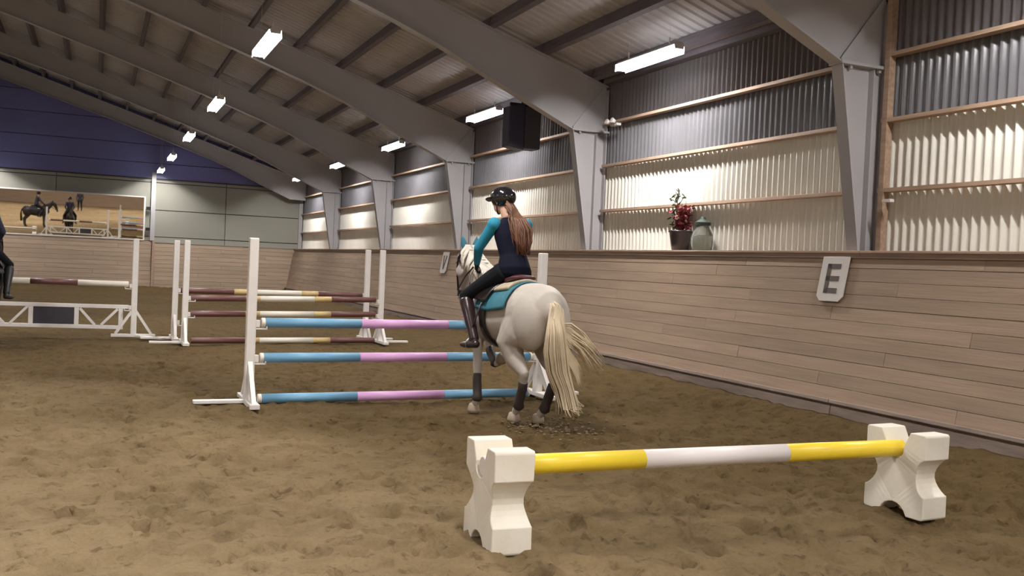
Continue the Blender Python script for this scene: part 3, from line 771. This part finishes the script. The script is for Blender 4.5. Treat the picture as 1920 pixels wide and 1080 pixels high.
# ------------------------------------------------------------------ cavaletti in the foreground
def cav_block(label, loc, rz=0, flip=1):
    e = thing('cavaletti_block', label, 'jump block', loc, rz, 'white cavaletti blocks')
    # X-shaped outline in the y-z plane, extruded in x, with a scooped waist at both ends and a pole notch above and below
    def arc(cy, cz, r, a0, a1, n=8): return [(cy+r*cos(a0+(a1-a0)*i/n), cz+r*sin(a0+(a1-a0)*i/n)) for i in range(n+1)]
    w, h, c = .24, .56, .012
    out = [(-w+c, 0), (-.105, 0)]
    out += arc(0, -.03, .11, pi-.35, .35, 8)
    out += [(.105, 0), (w-c, 0), (w, c), (w, .155)]
    out += arc(w+.055, .275, .135, pi+1.05, pi-1.05, 9)
    out += [(w, .395), (w, h-c), (w-c, h), (.115, h)]
    out += arc(0, .44, .066, .25, -pi-.25, 10)
    out += [(-.115, h), (-w+c, h), (-w, h-c), (-w, .395)]
    out += arc(-w-.055, .275, .135, 1.05, -1.05, 9)
    out += [(-w, .155), (-w, c)]
    T = .115
    mb = MB(); n = len(out)
    # three slices: the waist is a little thinner than head and foot
    def tw(z): return T*(1-.22*math.exp(-((z-.275)/.075)**2))
    vs = [(-tw(z), y, z) for y, z in out]+[(tw(z), y, z) for y, z in out]
    mb.add(vs, [tuple(range(n)), tuple(range(2*n-1, n-1, -1))]+[(i, (i+1) % n, (i+1) % n+n, i+n) for i in range(n)])
    me = mb.mesh('block_body', M['plastic'])
    bm = bmesh.new(); bm.from_mesh(me); bmesh.ops.triangulate(bm, faces=[f for f in bm.faces if len(f.verts) > 4]); bm.to_mesh(me); bm.free()
    o = link('block_body', me, e)
    b = o.modifiers.new('bevel', 'BEVEL'); b.width = .018; b.segments = 3; b.limit_method = 'ANGLE'; b.angle_limit = radians(35)
    me.polygons.foreach_set('use_smooth', [False]*len(me.polygons))
    return e
cav_block('white plastic block under the left end of the yellow and white pole', (2.075, 4.76, -.012), radians(-3))
cav_block('white plastic block under the right end of the yellow and white pole', (5.045, 4.71, -.012), radians(4))
pole('thick yellow and white pole resting on two white blocks', (1.975, 4.76, .425), (4.99, 4.705, .425), [(.006, 'polewhite'), (.335, 'yellow'), (.68, 'polewhite'), (1, 'yellow')], r=.056, n=28)
# a further low cavaletti, seen in the mirror
cav_block('white plastic block at the left, seen in the mirror', (-3.4, 18.6, 0)); cav_block('white plastic block further left, seen in the mirror', (-6.4, 18.6, 0))
pole('brown and white pole on blocks, seen in the mirror', (-6.3, 18.6, .43), (-3.3, 18.6, .43), [(.3, 'brown'), (1, 'cream')])
# ------------------------------------------------------------------ horses and riders
# shared frame: x forward, y to the animal's left, z up, origin on the ground under the saddle
TR = [(-.80, 1.10, .09, .12), (-.75, 1.10, .175, .205), (-.64, 1.095, .255, .27), (-.48, 1.09, .285, .285), (-.28, 1.05, .270, .290),
      (0, 1.015, .270, .295), (.25, 1.02, .262, .31), (.42, 1.05, .232, .335), (.56, 1.06, .195, .31), (.67, 1.04, .16, .23), (.74, 1.02, .09, .13)]
def trunk_at(x, ang, off=0.0):
    """point on the trunk skin; ang from the topline, + = left side"""
    xs = [t[0] for t in TR]
    zc, rl, rv = [float(np.interp(x, xs, [t[i] for t in TR])) for i in (1, 2, 3)]
    return Vector((x, sin(ang)*(rl+off), zc+cos(ang)*(rv+off)))
POSE_CANTER = dict(
    lh=[(-.50, .13, 1.05, .150, .25), (-.42, .150, .91, .150, .24), (-.30, .175, .77, .122, .185), (-.40, .165, .63, .085, .115), (-.56, .15, .50, .046, .066), (-.50, .125, .36, .036, .044), (-.42, .11, .22, .034, .040), (-.40, .105, .17, .042, .046), (-.33, .10, .10, .036, .040)],
    rh=[(-.52, -.13, 1.05, .150, .25), (-.46, -.150, .91, .150, .24), (-.37, -.175, .77, .122, .185), (-.50, -.165, .63, .085, .115), (-.68, -.14, .49, .046, .066), (-.62, -.12, .34, .036, .044), (-.56, -.11, .20, .034, .040), (-.54, -.105, .155, .042, .046), (-.47, -.10, .09, .036, .040)],
    lf=[(.50, .12, 1.10, .09, .17), (.46, .145, .92, .08, .12), (.42, .16, .76, .060, .075), (.37, .18, .60, .046, .055), (.345, .19, .49, .047, .050), (.31, .205, .33, .032, .036), (.27, .215, .19, .032, .036), (.265, .22, .155, .040, .044), (.30, .225, .09, .034, .038)],
    rf=[(.50, -.12, 1.10, .09, .17), (.52, -.14, .92, .08, .12), (.60, -.14, .80, .060, .075), (.72, -.14, .72, .048, .054), (.76, -.14, .68, .047, .050), (.68, -.135, .58, .033, .036), (.57, -.13, .50, .032, .036), (.55, -.13, .485, .040, .042), (.47, -.13, .49, .034, .038)],
    hoof=dict(lh=((-.305, .10, .045), .0), rh=((-.44, -.10, .045), .15), lf=((.325, .225, .045), 0), rf=((.43, -.13, .535), 2.1)))
def stand_leg(x, y, hind):
    if hind: return [(x-.02, y, 1.05, .145, .23), (x+.02, y*1.15, .90, .125, .18), (x+.06, y*1.25, .78, .09, .12), (x-.03, y*1.15, .64, .068, .08), (x-.14, y, .50, .046, .066), (x-.13, y*.95, .34, .036, .044), (x-.12, y*.95, .19, .034, .04), (x-.12, y*.95, .155, .042, .046), (x-.07, y*.95, .09, .036, .04)]
    return [(x+.04, y, 1.10, .09, .17), (x, y*1.1, .90, .08, .12), (x-.02, y*1.1, .74, .060, .075), (x-.02, y*1.05, .60, .046, .055), (x-.02, y, .48, .047, .05), (x-.02, y, .32, .032, .036), (x-.02, y, .19, .032, .036), (x-.02, y, .155, .040, .044), (x+.03, y, .09, .034, .038)]
POSE_STAND = dict(lh=stand_leg(-.50, .14, 1), rh=stand_leg(-.58, -.14, 1), lf=stand_leg(.46, .14, 0), rf=stand_leg(.52, -.14, 0),
    hoof=dict(lh=((-.55, .133, .045), 0), rh=((-.63, -.133, .045), 0), lf=((.50, .14, .045), 0), rf=((.56, -.14, .045), 0)))

def strand(mb, pts, r0, r1, n=5):
    k = len(pts); mb.tube(pts, [r0+(r1-r0)*(i/(k-1))**1.5 for i in range(k)], n, cap=True)

def make_horse(e, pose, mats, voxel, hero=False):
    Mb = MB()
    loft(Mb, [(t[0], 0, t[1], t[2], t[3]) for t in TR], 28)
    for s in (1, -1):
        ell(Mb, (-.58, s*.125, 1.02), (.21, .165, .30), (0, .15, 0)); ell(Mb, (.50, s*.13, 1.02), (.16, .10, .22), (0, -.3, 0))
    ell(Mb, (-.45, 0, 1.20), (.32, .23, .175)); ell(Mb, (.38, 0, 1.28), (.20, .075, .13))
    # neck and head
    ny = .03 if hero else 0
    loft(Mb, [(.42, 0, 1.16, .14, .25), (.58, 0, 1.27, .115, .225), (.75, ny*.3, 1.41, .088, .170), (.90, ny*.7, 1.545, .072, .135), (1.0, ny, 1.62, .062, .10)], 22)
    turn = -.10 if hero else 0.0      # the head is carried slightly to the right
    hyf = lambda t: ny+turn*t
    hd = [(.99, hyf(0), 1.645, .062, .075), (1.075, hyf(.12), 1.56, .088, .122), (1.145, hyf(.3), 1.44, .083, .115), (1.20, hyf(.55), 1.31, .062, .082), (1.24, hyf(.8), 1.19, .052, .064), (1.262, hyf(.95), 1.115, .056, .060), (1.27, hyf(1), 1.075, .045, .048)]
    loft(Mb, hd, 22)
    for s in (1, -1):
        ell(Mb, (1.13, hyf(.15)+s*.070, 1.54), (.030, .022, .022)); ell(Mb, (1.10, hyf(.15)+s*.05, 1.46), (.085, .045, .085))
        ell(Mb, (1.30, hyf(1)+s*.030, 1.10), (.018, .014, .018))
    for k in ('lh', 'rh', 'lf', 'rf'):
        p = pose[k]; loft(Mb, p, 18)
        ell(Mb, p[4][:3], (.058 if k[1] == 'h' else .046, .040, .055))
    organic('body', Mb, mats['coat'], e, voxel, 5)
    # hooves, boots
    for k in ('lh', 'rh', 'lf', 'rf'):
        c, a = pose['hoof'][k]
        mb = MB(); mb.lathe([(.0, -.042), (.066, -.04), (.062, -.01), (.050, .040), (.035, .05)], n=18)
        mb.build('hoof', M['hoof'] if hero else mats['hair'], e, True, loc=c, rot=(0, a-.12, 0))
        if hero:
            p = pose[k]; q = p[5:9]; mb = MB()
            a0, a1 = Vector(p[4][:3]).lerp(Vector(p[5][:3]), .6), Vector(p[5][:3])
            loft(mb, [(a0.x, a0.y, a0.z, .046, .050), (*p[5][:3], .045, .050), (*p[6][:3], .046, .051), (p[7][0], p[7][1], p[7][2]-.005, .056, .060)], 16)
            mb.build('leg_boot', M['boot_leg'], e, True)
    # eyes, ears
    for s in (1, -1):
        mb = MB(); ell(mb, (1.135, hyf(.15)+s*.083, 1.54), (.016, .010, .014), n=8); mb.build('eye', M['blackgloss'], e, True)
        mb = MB(); em = M['teal'] if hero else mats['coat']
        mb.tube([(.965, ny+s*.045, 1.685), (.967, ny+s*.062, 1.725), (.97, ny+s*.078, 1.77), (.975, ny+s*.085, 1.81), (.98, ny+s*.086, 1.84)], [.030, .038, .032, .019, .004], 12, squash=.65)
        mb.build('ear', em, e, True)
    if hero:
        mb = MB(); ell(mb, (1.005, ny, 1.665), (.085, .085, .050), (0, .7, 0)); mb.build('ear_bonnet', M['teal'], e, True)
    # mane
    rs = random.Random(4); mb = MB()
    for k in range(70 if hero else 26):
        t = rs.random(); x = .50+.47*t; z = 1.46+.275*t-.02*sin(pi*t)+.0; y0 = ny*t
        s = 1 if rs.random() < .75 else -1
        L = rs.uniform(.12, .24)
        strand(mb, [(x, y0, z), (x-.02, y0+s*.06, z+.005), (x-.04, y0+s*(.10+.03*rs.random()), z-L*.5), (x-.05+rs.gauss(0, .02), y0+s*(.11+.03*rs.random()), z-L)], .020, .005, 5)
    for k in range(8): strand(mb, [(1.01, ny+rs.gauss(0, .02), 1.70), (1.09, ny+rs.gauss(0, .02), 1.65), (1.15, ny+rs.gauss(0, .02), 1.56)], .016, .005, 5)
    o = mb.build('mane', M['mane'] if hero else mats['hair'], e, True); o['kind'] = 'stuff'
    # tail
    mb = MB()
    if hero:
        for k in range(330):      # main fall, swinging to the horse's right and lifted at mid length
            a, b, c = rs.gauss(0, 1), rs.gauss(0, 1), rs.random()
            w = .040
            p = [(-.78, .012*a, 1.18+.012*b), (-.86, .025*a+.01, 1.13+.02*b), (-.89+.02*b, w*a*.9+.02, .95), (-.88+.03*b, w*a*1.15+.005, .75), (-.87+.03*b, w*a*1.15-.035, .56), (-.88+.035*b, w*a*1.0-.095, .40), (-.90+.04*b, w*a*1.05-.14+.0, .27+.03*b), (-.91+.05*b, w*a*1.35-.165, .15+.09*c)]
            strand(mb, p, .012, .004, 5)
        for k in range(46):       # wisps blown out to the right
            a, b, c = rs.gauss(0, 1), rs.gauss(0, 1), rs.random()
            z1 = .86+.05*a; L = rs.uniform(.18, .36)
            p = [(-.86, -.01, 1.05), (-.88, -.05, .96+.02*a), (-.90, -.14, z1+.04), (-.91+.03*b, -.14-.4*L, z1-.04), (-.92+.03*b, -.14-.8*L, z1-.14-.03*c), (-.93+.03*b, -.14-L*1.05, z1-.22-.04*c)]
            strand(mb, p, .010, .002, 4)
        for k in range(46):
            a, b, c = rs.gauss(0, 1), rs.gauss(0, 1), rs.random()
            p = [(-.88, -.03, .85), (-.89, -.09, .76+.03*a), (-.90, -.15-.02*c, .66+.03*a), (-.91, -.21-.03*c, .57+.04*a), (-.91, -.245-.05*c, .48+.05*a)]
            strand(mb, p, .011, .002, 4)
    else:
        for k in range(40):
            a, b = rs.gauss(0, 1), rs.gauss(0, 1)
            strand(mb, [(-.78, .012*a, 1.18), (-.86, .02*a, 1.10), (-.89+.02*b, .04*a, .85), (-.88+.03*b, .045*a, .60), (-.86+.03*b, .04*a, .36)], .024, .008, 5)
    o = mb.build('tail', M['tail'] if hero else mats['hair'], e, True); o['kind'] = 'stuff'
    # tack
    def wrap(name, m, x0, x1, a0, a1, off, th, nx=10, na=26, lowx=0.0, side=None):
        vs = []; fs = []
        for j in range(2):
            for i in range(nx+1):
                for k in range(na+1):
                    a = a0+(a1-a0)*k/na; x = x0+(x1-x0)*i/nx+lowx*abs(a)/1.6
                    vs.append(trunk_at(x, a, off+th*j))
        N = (nx+1)*(na+1)
        for j in range(2):
            for i in range(nx):
                for k in range(na):
                    b = j*N+i*(na+1)+k; fs.append((b, b+1, b+na+2, b+na+1) if j else (b, b+na+1, b+na+2, b+1))
        for i in range(nx):
            for k in (0, na): b = i*(na+1)+k; fs.append((b, b+na+1, b+na+1+N, b+N))
        for k in range(na):
            for i in (0, nx): b = i*(na+1)+k; fs.append((b, b+1, b+1+N, b+N))
        return MB().add(vs, fs).build(name, m, e, True)
    padm = M['teal'] if hero else M['darkcloth']
    wrap('saddle_pad', padm, -.36, .28, -1.40, 1.40, .020, .014)
    wrap('half_pad', M['sheepskin'] if hero else padm, -.29, .24, -.72, .72, .036, .030, lowx=.05)
    for s in (-1, 1): wrap('saddle_flap', M['tack'], -.02, .26, s*.25, s*1.15, .062, .010, 6, 12, lowx=.06)
    wrap('girth', M['tack'], .05, .16, -3.14159, 3.14159, .020, .012, 3, 40)
    mb = MB()
    loft(mb, [(-.27, 0, 1.425, .10, .018), (-.20, 0, 1.415, .15, .035), (-.08, 0, 1.385, .14, .045), (.06, 0, 1.385, .10, .05), (.16, 0, 1.425, .075, .045), (.21, 0, 1.455, .055, .02)], 18)
    organic('saddle_seat', mb, M['saddle'] if hero else M['tack'], e, .012, 3)
    # bridle
    mb = MB()
    def ring(i, t, off=.006, n=20):
        a, b = hd[i], hd[i+1]; c = Vector(a[:3]).lerp(Vector(b[:3]), t); rl = a[3]+(b[3]-a[3])*t+off; rv = a[4]+(b[4]-a[4])*t+off
        tt = (Vector(b[:3])-Vector(a[:3])).normalized(); lat = Vector((0, 1, 0)); lat = (lat-tt*lat.dot(tt)).normalized(); w = tt.cross(lat)
        return [c+lat*cos(2*pi*k/n)*rl+w*sin(2*pi*k/n)*rv for k in range(n+1)]
    th = .013 if hero else .012
    nb = ring(3, .55); mb.tube(nb, th, 6); mb.build('noseband', M['tack'], e, True)
    mb = MB(); mb.tube(ring(0, .75), th, 6); mb.build('browband', M['tack'], e, True)
    for s in (1, -1):
        mb = MB()
        mb.tube([(.995, ny+s*.06, 1.69), (1.065, hyf(.1)+s*.095, 1.60), (1.135, hyf(.3)+s*.092, 1.46), (1.20, hyf(.55)+s*.070, 1.31), (1.235, hyf(.8)+s*.062, 1.18)], th, 6); mb.build('cheekpiece', M['tack'], e, True)
        mb = MB()
        hand = (.54, s*.19 if s > 0 else -.12, 1.50) if hero else (.40, s*.10, 1.47)
        mb.tube([(1.235, hyf(.8)+s*.066, 1.17), (1.04, hyf(.4)+s*.12, 1.26), (.80, s*.15, 1.40), hand], .009, 6); mb.build('rein', M['tack'], e, True)
        mb = MB(); mb.tube([Vector((1.238, hyf(.8)+s*.066, 1.17))+Vector((cos(a), 0, sin(a)))*.028 for a in np.linspace(0, 2*pi, 13)], .005, 5); mb.build('bit_ring', M['iron'], e, True)
    return hd

def finger_chain(mb, base, dirs, lens, r):
    p = Vector(base); pts = [p.copy()]
    for d, L in zip(dirs, lens): p = p+Vector(d).normalized()*L; pts.append(p.copy())
    mb.tube(pts, [r, r*.95, r*.88, r*.75][:len(pts)], 8)
    for q in pts[1:]: ell(mb, q, (r*.95,)*3, n=6)
def hand_shapes(mb, wrist, fw, inw, sc=1.0, gr=0.0):
    """loosely closed rein hand: palm, four unequal curled fingers, thumb off the side"""
    fw = Vector(fw).normalized(); inw = Vector(inw).normalized(); upv = fw.cross(inw).normalized()
    if upv.z < 0: upv = -upv
    W = Vector(wrist); c = W+fw*.045*sc
    R = Matrix((fw, inw, upv)).transposed().to_euler()
    ell(mb, c, (.052*sc+gr, .019*sc+gr, .042*sc+gr), R, n=10)
    for i, (h, L) in enumerate(((.032, .92), (.011, 1.0), (-.011, .95), (-.031, .78))):
        b = W+fw*.080*sc+upv*h*sc
        finger_chain(mb, b, (fw+inw*.25, fw*.1+inw, inw*.5-fw), (.038*L*sc, .026*L*sc, .020*L*sc), .0095*sc+gr)
    finger_chain(mb, W+fw*.035*sc+upv*.036*sc+inw*.008, (fw+upv*.6+inw*.4, fw+inw*.5), (.036*sc, .028*sc), .0105*sc+gr)

RIDE = dict(
    pelvis=(.0, 0, 1.50), waist=(.035, .0, 1.64), chest=(.09, .015, 1.83), neck=(.135, .03, 2.02), head=(.205, .055, 2.185), face=(.72, .55, -.05),
    ls=(.12, .185, 1.945), le=(.285, .265, 1.70), lw=(.44, .20, 1.545), rs=(.09, -.165, 1.955), re=(.23, -.25, 1.71), rw=(.44, -.13, 1.535),
    lh=(.02, .11, 1.47), lk=(.42, .325, 1.20), la=(.14, .345, .77), rh=(.02, -.11, 1.47), rk=(.42, -.325, 1.20), ra=(.14, -.345, .77), toe=(.17, .045, -.065))
STAND = dict(
    pelvis=(.0, 0, .95), waist=(.0, .0, 1.10), chest=(.0, .0, 1.32), neck=(.0, .0, 1.50), head=(.03, .0, 1.665), face=(1, 0, -.05),
    ls=(.0, .185, 1.42), le=(-.02, .25, 1.14), lw=(.08, .24, .90), rs=(.0, -.185, 1.42), re=(-.02, -.25, 1.14), rw=(.10, -.22, .92),
    lh=(.0, .10, .92), lk=(.02, .12, .50), la=(-.02, .13, .09), rh=(.0, -.10, .92), rk=(.02, -.12, .50), ra=(-.02, -.13, .09), toe=(.19, .02, -.05))
def limb(mb, a, b, r0, r1, r2, g=0):
    a, b = Vector(a), Vector(b); m = a.lerp(b, .35)
    loft(mb, [(*a, r0+g, r0+g), (*m, r1+g, r1+g), (*b, r2+g, r2+g)], 14); ell(mb, b, (r2+g,)*3, n=10)
def torso_shapes(mb, J, g=0, low=True):
    P = J['pelvis']; Wt = J['waist']; Ch = J['chest']; N = J['neck']
    loft(mb, [(P[0], P[1], P[2]-.05, .155+g, .115+g), (*P, .165+g, .125+g), (*Wt, .128+g, .095+g), (*Ch, .150+g, .112+g), (Ch[0]*.4+N[0]*.6, Ch[1]*.4+N[1]*.6, Ch[2]*.4+N[2]*.6, .150+g, .085+g), (N[0], N[1], N[2]-.035, .075+g, .060+g)], 24)
def make_person(e, J, mats, voxel, hero=False, helmet=True):
    Hc = Vector(J['head']); fd = Vector(J['face']).normalized(); side = Vector((0, 0, 1)).cross(fd).normalized(); upv = fd.cross(side)
    Rh = Matrix((fd, side, upv)).transposed()
    hp = lambda x, y, z: Hc+Rh @ Vector((x, y, z))
    Mb = MB(); torso_shapes(Mb, J)
    loft(Mb, [(*J['neck'], .058, .058), (*(Vector(J['neck']).lerp(Hc, .6)), .052, .055)], 14)
    er = Rh.to_euler()
    ell(Mb, hp(0, 0, .02), (.098, .076, .105), er); ell(Mb, hp(.025, 0, -.05), (.072, .058, .072), er); ell(Mb, hp(.098, 0, -.015), (.020, .013, .022), er)
    ell(Mb, hp(.085, 0, -.055), (.014, .024, .010), er)
    for s in (1, -1):
        ell(Mb, hp(0, s*.077, -.01), (.018, .010, .030), er); ell(Mb, hp(.078, s*.035, -.02), (.022, .020, .020), er)
    for a, b, c, s in (('ls', 'le', 'lw', 1), ('rs', 're', 'rw', -1)):
        limb(Mb, J[a], J[b], .052, .045, .037); limb(Mb, J[b], J[c], .040, .037, .026)
        ell(Mb, J[a], (.060, .060, .060), n=10)
        fw = Vector(J[c])-Vector(J[b]); hand_shapes(Mb, J[c], fw, (0, -s, 0))
    for h, k, a, s in (('lh', 'lk', 'la', 1), ('rh', 'rk', 'ra', -1)):
        limb(Mb, J[h], J[k], .088, .082, .056); limb(Mb, J[k], J[a], .056, .056, .036)
        t = Vector(J['toe']); t.y *= s; A = Vector(J[a])
        loft(Mb, [(*(A+Vector((-.04, 0, -.035))), .035, .035), (*(A+t*.5+Vector((0, 0, -.02))), .040, .034), (*(A+t), .036, .022)], 12)
    organic('body', Mb, M['skin'], e, voxel, 3)
    v2 = voxel*.9
    # clothes, each a skin of its own over the body
    mb = MB()
    for a, b, c, s in (('ls', 'le', 'lw', 1), ('rs', 're', 'rw', -1)):
        mb = MB(); limb(mb, J[a], J[b], .058, .050, .043, .008); B, Cc = Vector(J[b]), Vector(J[c]); limb(mb, J[b], B.lerp(Cc, .93), .044, .041, .030, .007)
        ell(mb, J[a], (.072, .072, .072), n=10)
        organic('sleeve', mb, mats['shirt'], e, v2, 3)
    mb = MB(); torso_shapes(mb, J, .016)
    organic('vest', mb, mats['vest'], e, v2, 4)
    mb = MB(); P = J['pelvis']
    loft(mb, [(P[0], P[1], P[2]-.06, .158, .118), (*P, .172, .132), (P[0], P[1], P[2]+.08, .150, .115)], 20)
    for h, k, a in (('lh', 'lk', 'la'), ('rh', 'rk', 'ra')):
        limb(mb, J[h], J[k], .088, .082, .056, .010); K, A = Vector(J[k]), Vector(J[a]); limb(mb, J[k], K.lerp(A, .6), .056, .056, .046, .008)
    organic('breeches', mb, mats['breeches'], e, v2, 3)
    for k, a, s in (('lk', 'la', 1), ('rk', 'ra', -1)):
        K, A = Vector(J[k]), Vector(J[a]); t = Vector(J['toe']); t.y *= s
        mb = MB(); top = K.lerp(A, .10)
        loft(mb, [(*top, .072, .072), (*K.lerp(A, .35), .070, .070), (*K.lerp(A, .8), .050, .052), (*A, .050, .054)], 16)
        loft(mb, [(*(A+Vector((-.055, 0, -.04))), .043, .042), (*(A+t*.5+Vector((0, 0, -.025))), .048, .040), (*(A+t), .042, .028)], 14)
        organic('riding_boot', mb, mats['boot'], e, v2, 3)
    for b, c, s in (('le', 'lw', 1), ('re', 'rw', -1)):
        mb = MB(); fw = (Vector(J[c])-Vector(J[b])).normalized(); W = Vector(J[c])
        loft(mb, [(*(W-fw*.035), .034, .034), (*(W+fw*.02), .031, .034)], 12); hand_shapes(mb, J[c], fw, (0, -s, 0), 1.04, .003)
        organic('glove', mb, mats['glove'], e, .006 if hero else .010, 2)
    if helmet:
        mb = MB(); ell(mb, hp(-.008, 0, .045), (.138, .112, .112), er, n=18)
        sh = mb.build('riding_helmet', M['blackgloss'], e, True)
        mb = MB(); loft(mb, [(*hp(.08, 0, .035), .105, .012), (*hp(.14, 0, .030), .085, .010), (*hp(.175, 0, .022), .045, .008)], 16); mb.build('helmet_brim', M['black'], sh, True)
        mb = MB()
        for s in (1, -1): mb.tube([hp(.02, s*.085, -.01), hp(.03, s*.078, -.06), hp(.045, s*.03, -.118), hp(.045, 0, -.125)], .007, 6)
        mb.build('chin_strap', M['tack'], sh, True)
    rs = random.Random(8); mb = MB()
    for s in (1, -1):
        m2 = MB(); ell(m2, hp(.088, s*.034, -.012), (.010, .014, .009), er, n=8); m2.build('eye', M['blackgloss'], e, True)
    n = 300 if hero else 30
    for k in range(n):
        a, b, c = rs.gauss(0, 1), rs.gauss(0, 1), rs.random()
        if hero:
            st = hp(-.09+.02*rs.random(), .035*a, -.03+.02*b)
            p = [st, (st.x-.05, st.y*.6-.03+.008*a, st.z-.07), (.0+.016*b, -.025+.036*a+rs.gauss(0, .008), 2.0), (-.045+.020*b, -.045+.046*a+rs.gauss(0, .012), 1.90), (-.060+.022*b, -.050+.038*a+rs.gauss(0, .014), 1.80+.01*b), (-.075+.02*b, -.055+.030*a+rs.gauss(0, .014), 1.72-.08*c)]
            strand(mb, p, .010, .004, 5)
        else:
            st = hp(-.085, .03*a, -.03); mb_p = [st, (st.x-.03, st.y, st.z-.08), (st.x-.03+.01*b, st.y+.01*a, st.z-.18-.05*c)]; strand(mb, mb_p, .014, .006, 5)
    o = mb.build('hair', mats['hair'], e, True); o['kind'] = 'stuff'

M['darkcloth'] = mat('dark_saddle_cloth', (0.03, 0.03, 0.045), 0.85)
HO = (3.88, 8.75, 0.0); HR = atan2(.996, -.09)      # heading: down the arena, a touch to the left
horse = thing('horse', 'white horse with cream tail cantering towards the blue and pink poles', 'horse', HO, HR)
make_horse(horse, POSE_CANTER, dict(coat=M['horse'], hair=M['mane']), .0115, True)
rider = thing('person', 'rider in black helmet, navy vest and turquoise sleeves on the white horse', 'person', HO, HR)
make_person(rider, RIDE, dict(shirt=M['shirt'], vest=M['vest'], breeches=M['breeches'], boot=M['rboot'], glove=M['glove'], hair=M['hairred']), .0095, True)
for s in (1, -1):
    mb = MB(); y = s*.355
    mb.tube([(.10, s*.30, 1.15), (.17, y, .90), (.20, y, .80)], .010, 6)
    lea = mb.build('stirrup_leather', M['tack'], horse, True)
    mb = MB(); mb.tube([(.20, y, .80), (.20, y+.055, .74), (.20, y+.055, .685), (.20, y-.055, .685), (.20, y-.055, .74), (.20, y, .80)], .007, 6); mb.build('stirrup', M['iron'], lea, True)

# dark horses with riders: one stands at the left edge of the frame, one further left is seen in the mirror
dk = dict(coat=M['bay'], hair=M['darkhair'])
dr = dict(shirt=M['coat'], vest=M['coat'], breeches=M['breeches'], boot=M['black'], glove=M['black'], hair=M['darkhair'])
RIDE2 = dict(RIDE); RIDE2.update(head=(.12, 0, 2.20), face=(1, 0, -.05), neck=(.09, 0, 2.03), chest=(.06, 0, 1.83), waist=(.02, 0, 1.64))
h2 = thing('horse', 'dark bay horse standing at the left edge of the picture before the white gate', 'horse', (-1.59, 16.2, 0), radians(84))
make_horse(h2, POSE_STAND, dk, .018)
p2 = thing('person', 'rider in dark clothes on the dark horse at the left edge of the picture', 'person', (-1.59, 16.2, 0), radians(84))
make_person(p2, RIDE2, dr, .014)
h3 = copy_tree(h2); h3.location = (-3.7, 11.6, 0); h3.rotation_euler = (0, 0, radians(-4)); h3['label'] = 'dark horse seen side on in the wall mirror, left of the gate fence'
p3 = copy_tree(p2); p3.location = h3.location; p3.rotation_euler = h3.rotation_euler; p3['label'] = 'rider in dark clothes seen side on in the wall mirror'
p4 = thing('person', 'person in dark coat standing far off, seen in the wall mirror', 'person', (-1.4, -9.0, 0), radians(100))
make_person(p4, STAND, dict(shirt=M['coat'], vest=M['coat'], breeches=M['breeches'], boot=M['black'], glove=M['black'], hair=M['hairred']), .016, helmet=False)

# clods kicked up behind the horse
rs = random.Random(21); mb = MB()
for k in range(170):
    x, y = 4.05+rs.gauss(0, .28), 8.0+rs.gauss(0, .28); r = rs.uniform(.006, .017)
    z = r*.6 + (abs(rs.gauss(0, .06)) if rs.random() < .25 else 0)
    ell(mb, (x, y, z), (r*rs.uniform(.8, 1.5), r, r*.7), (0, 0, rs.uniform(0, 3)), n=4)
o = mb.build('sand_clods', M['clod']); o['kind'] = 'stuff'; o['label'] = 'loose dark clods of sand kicked up behind the white horse'; o['category'] = 'sand'
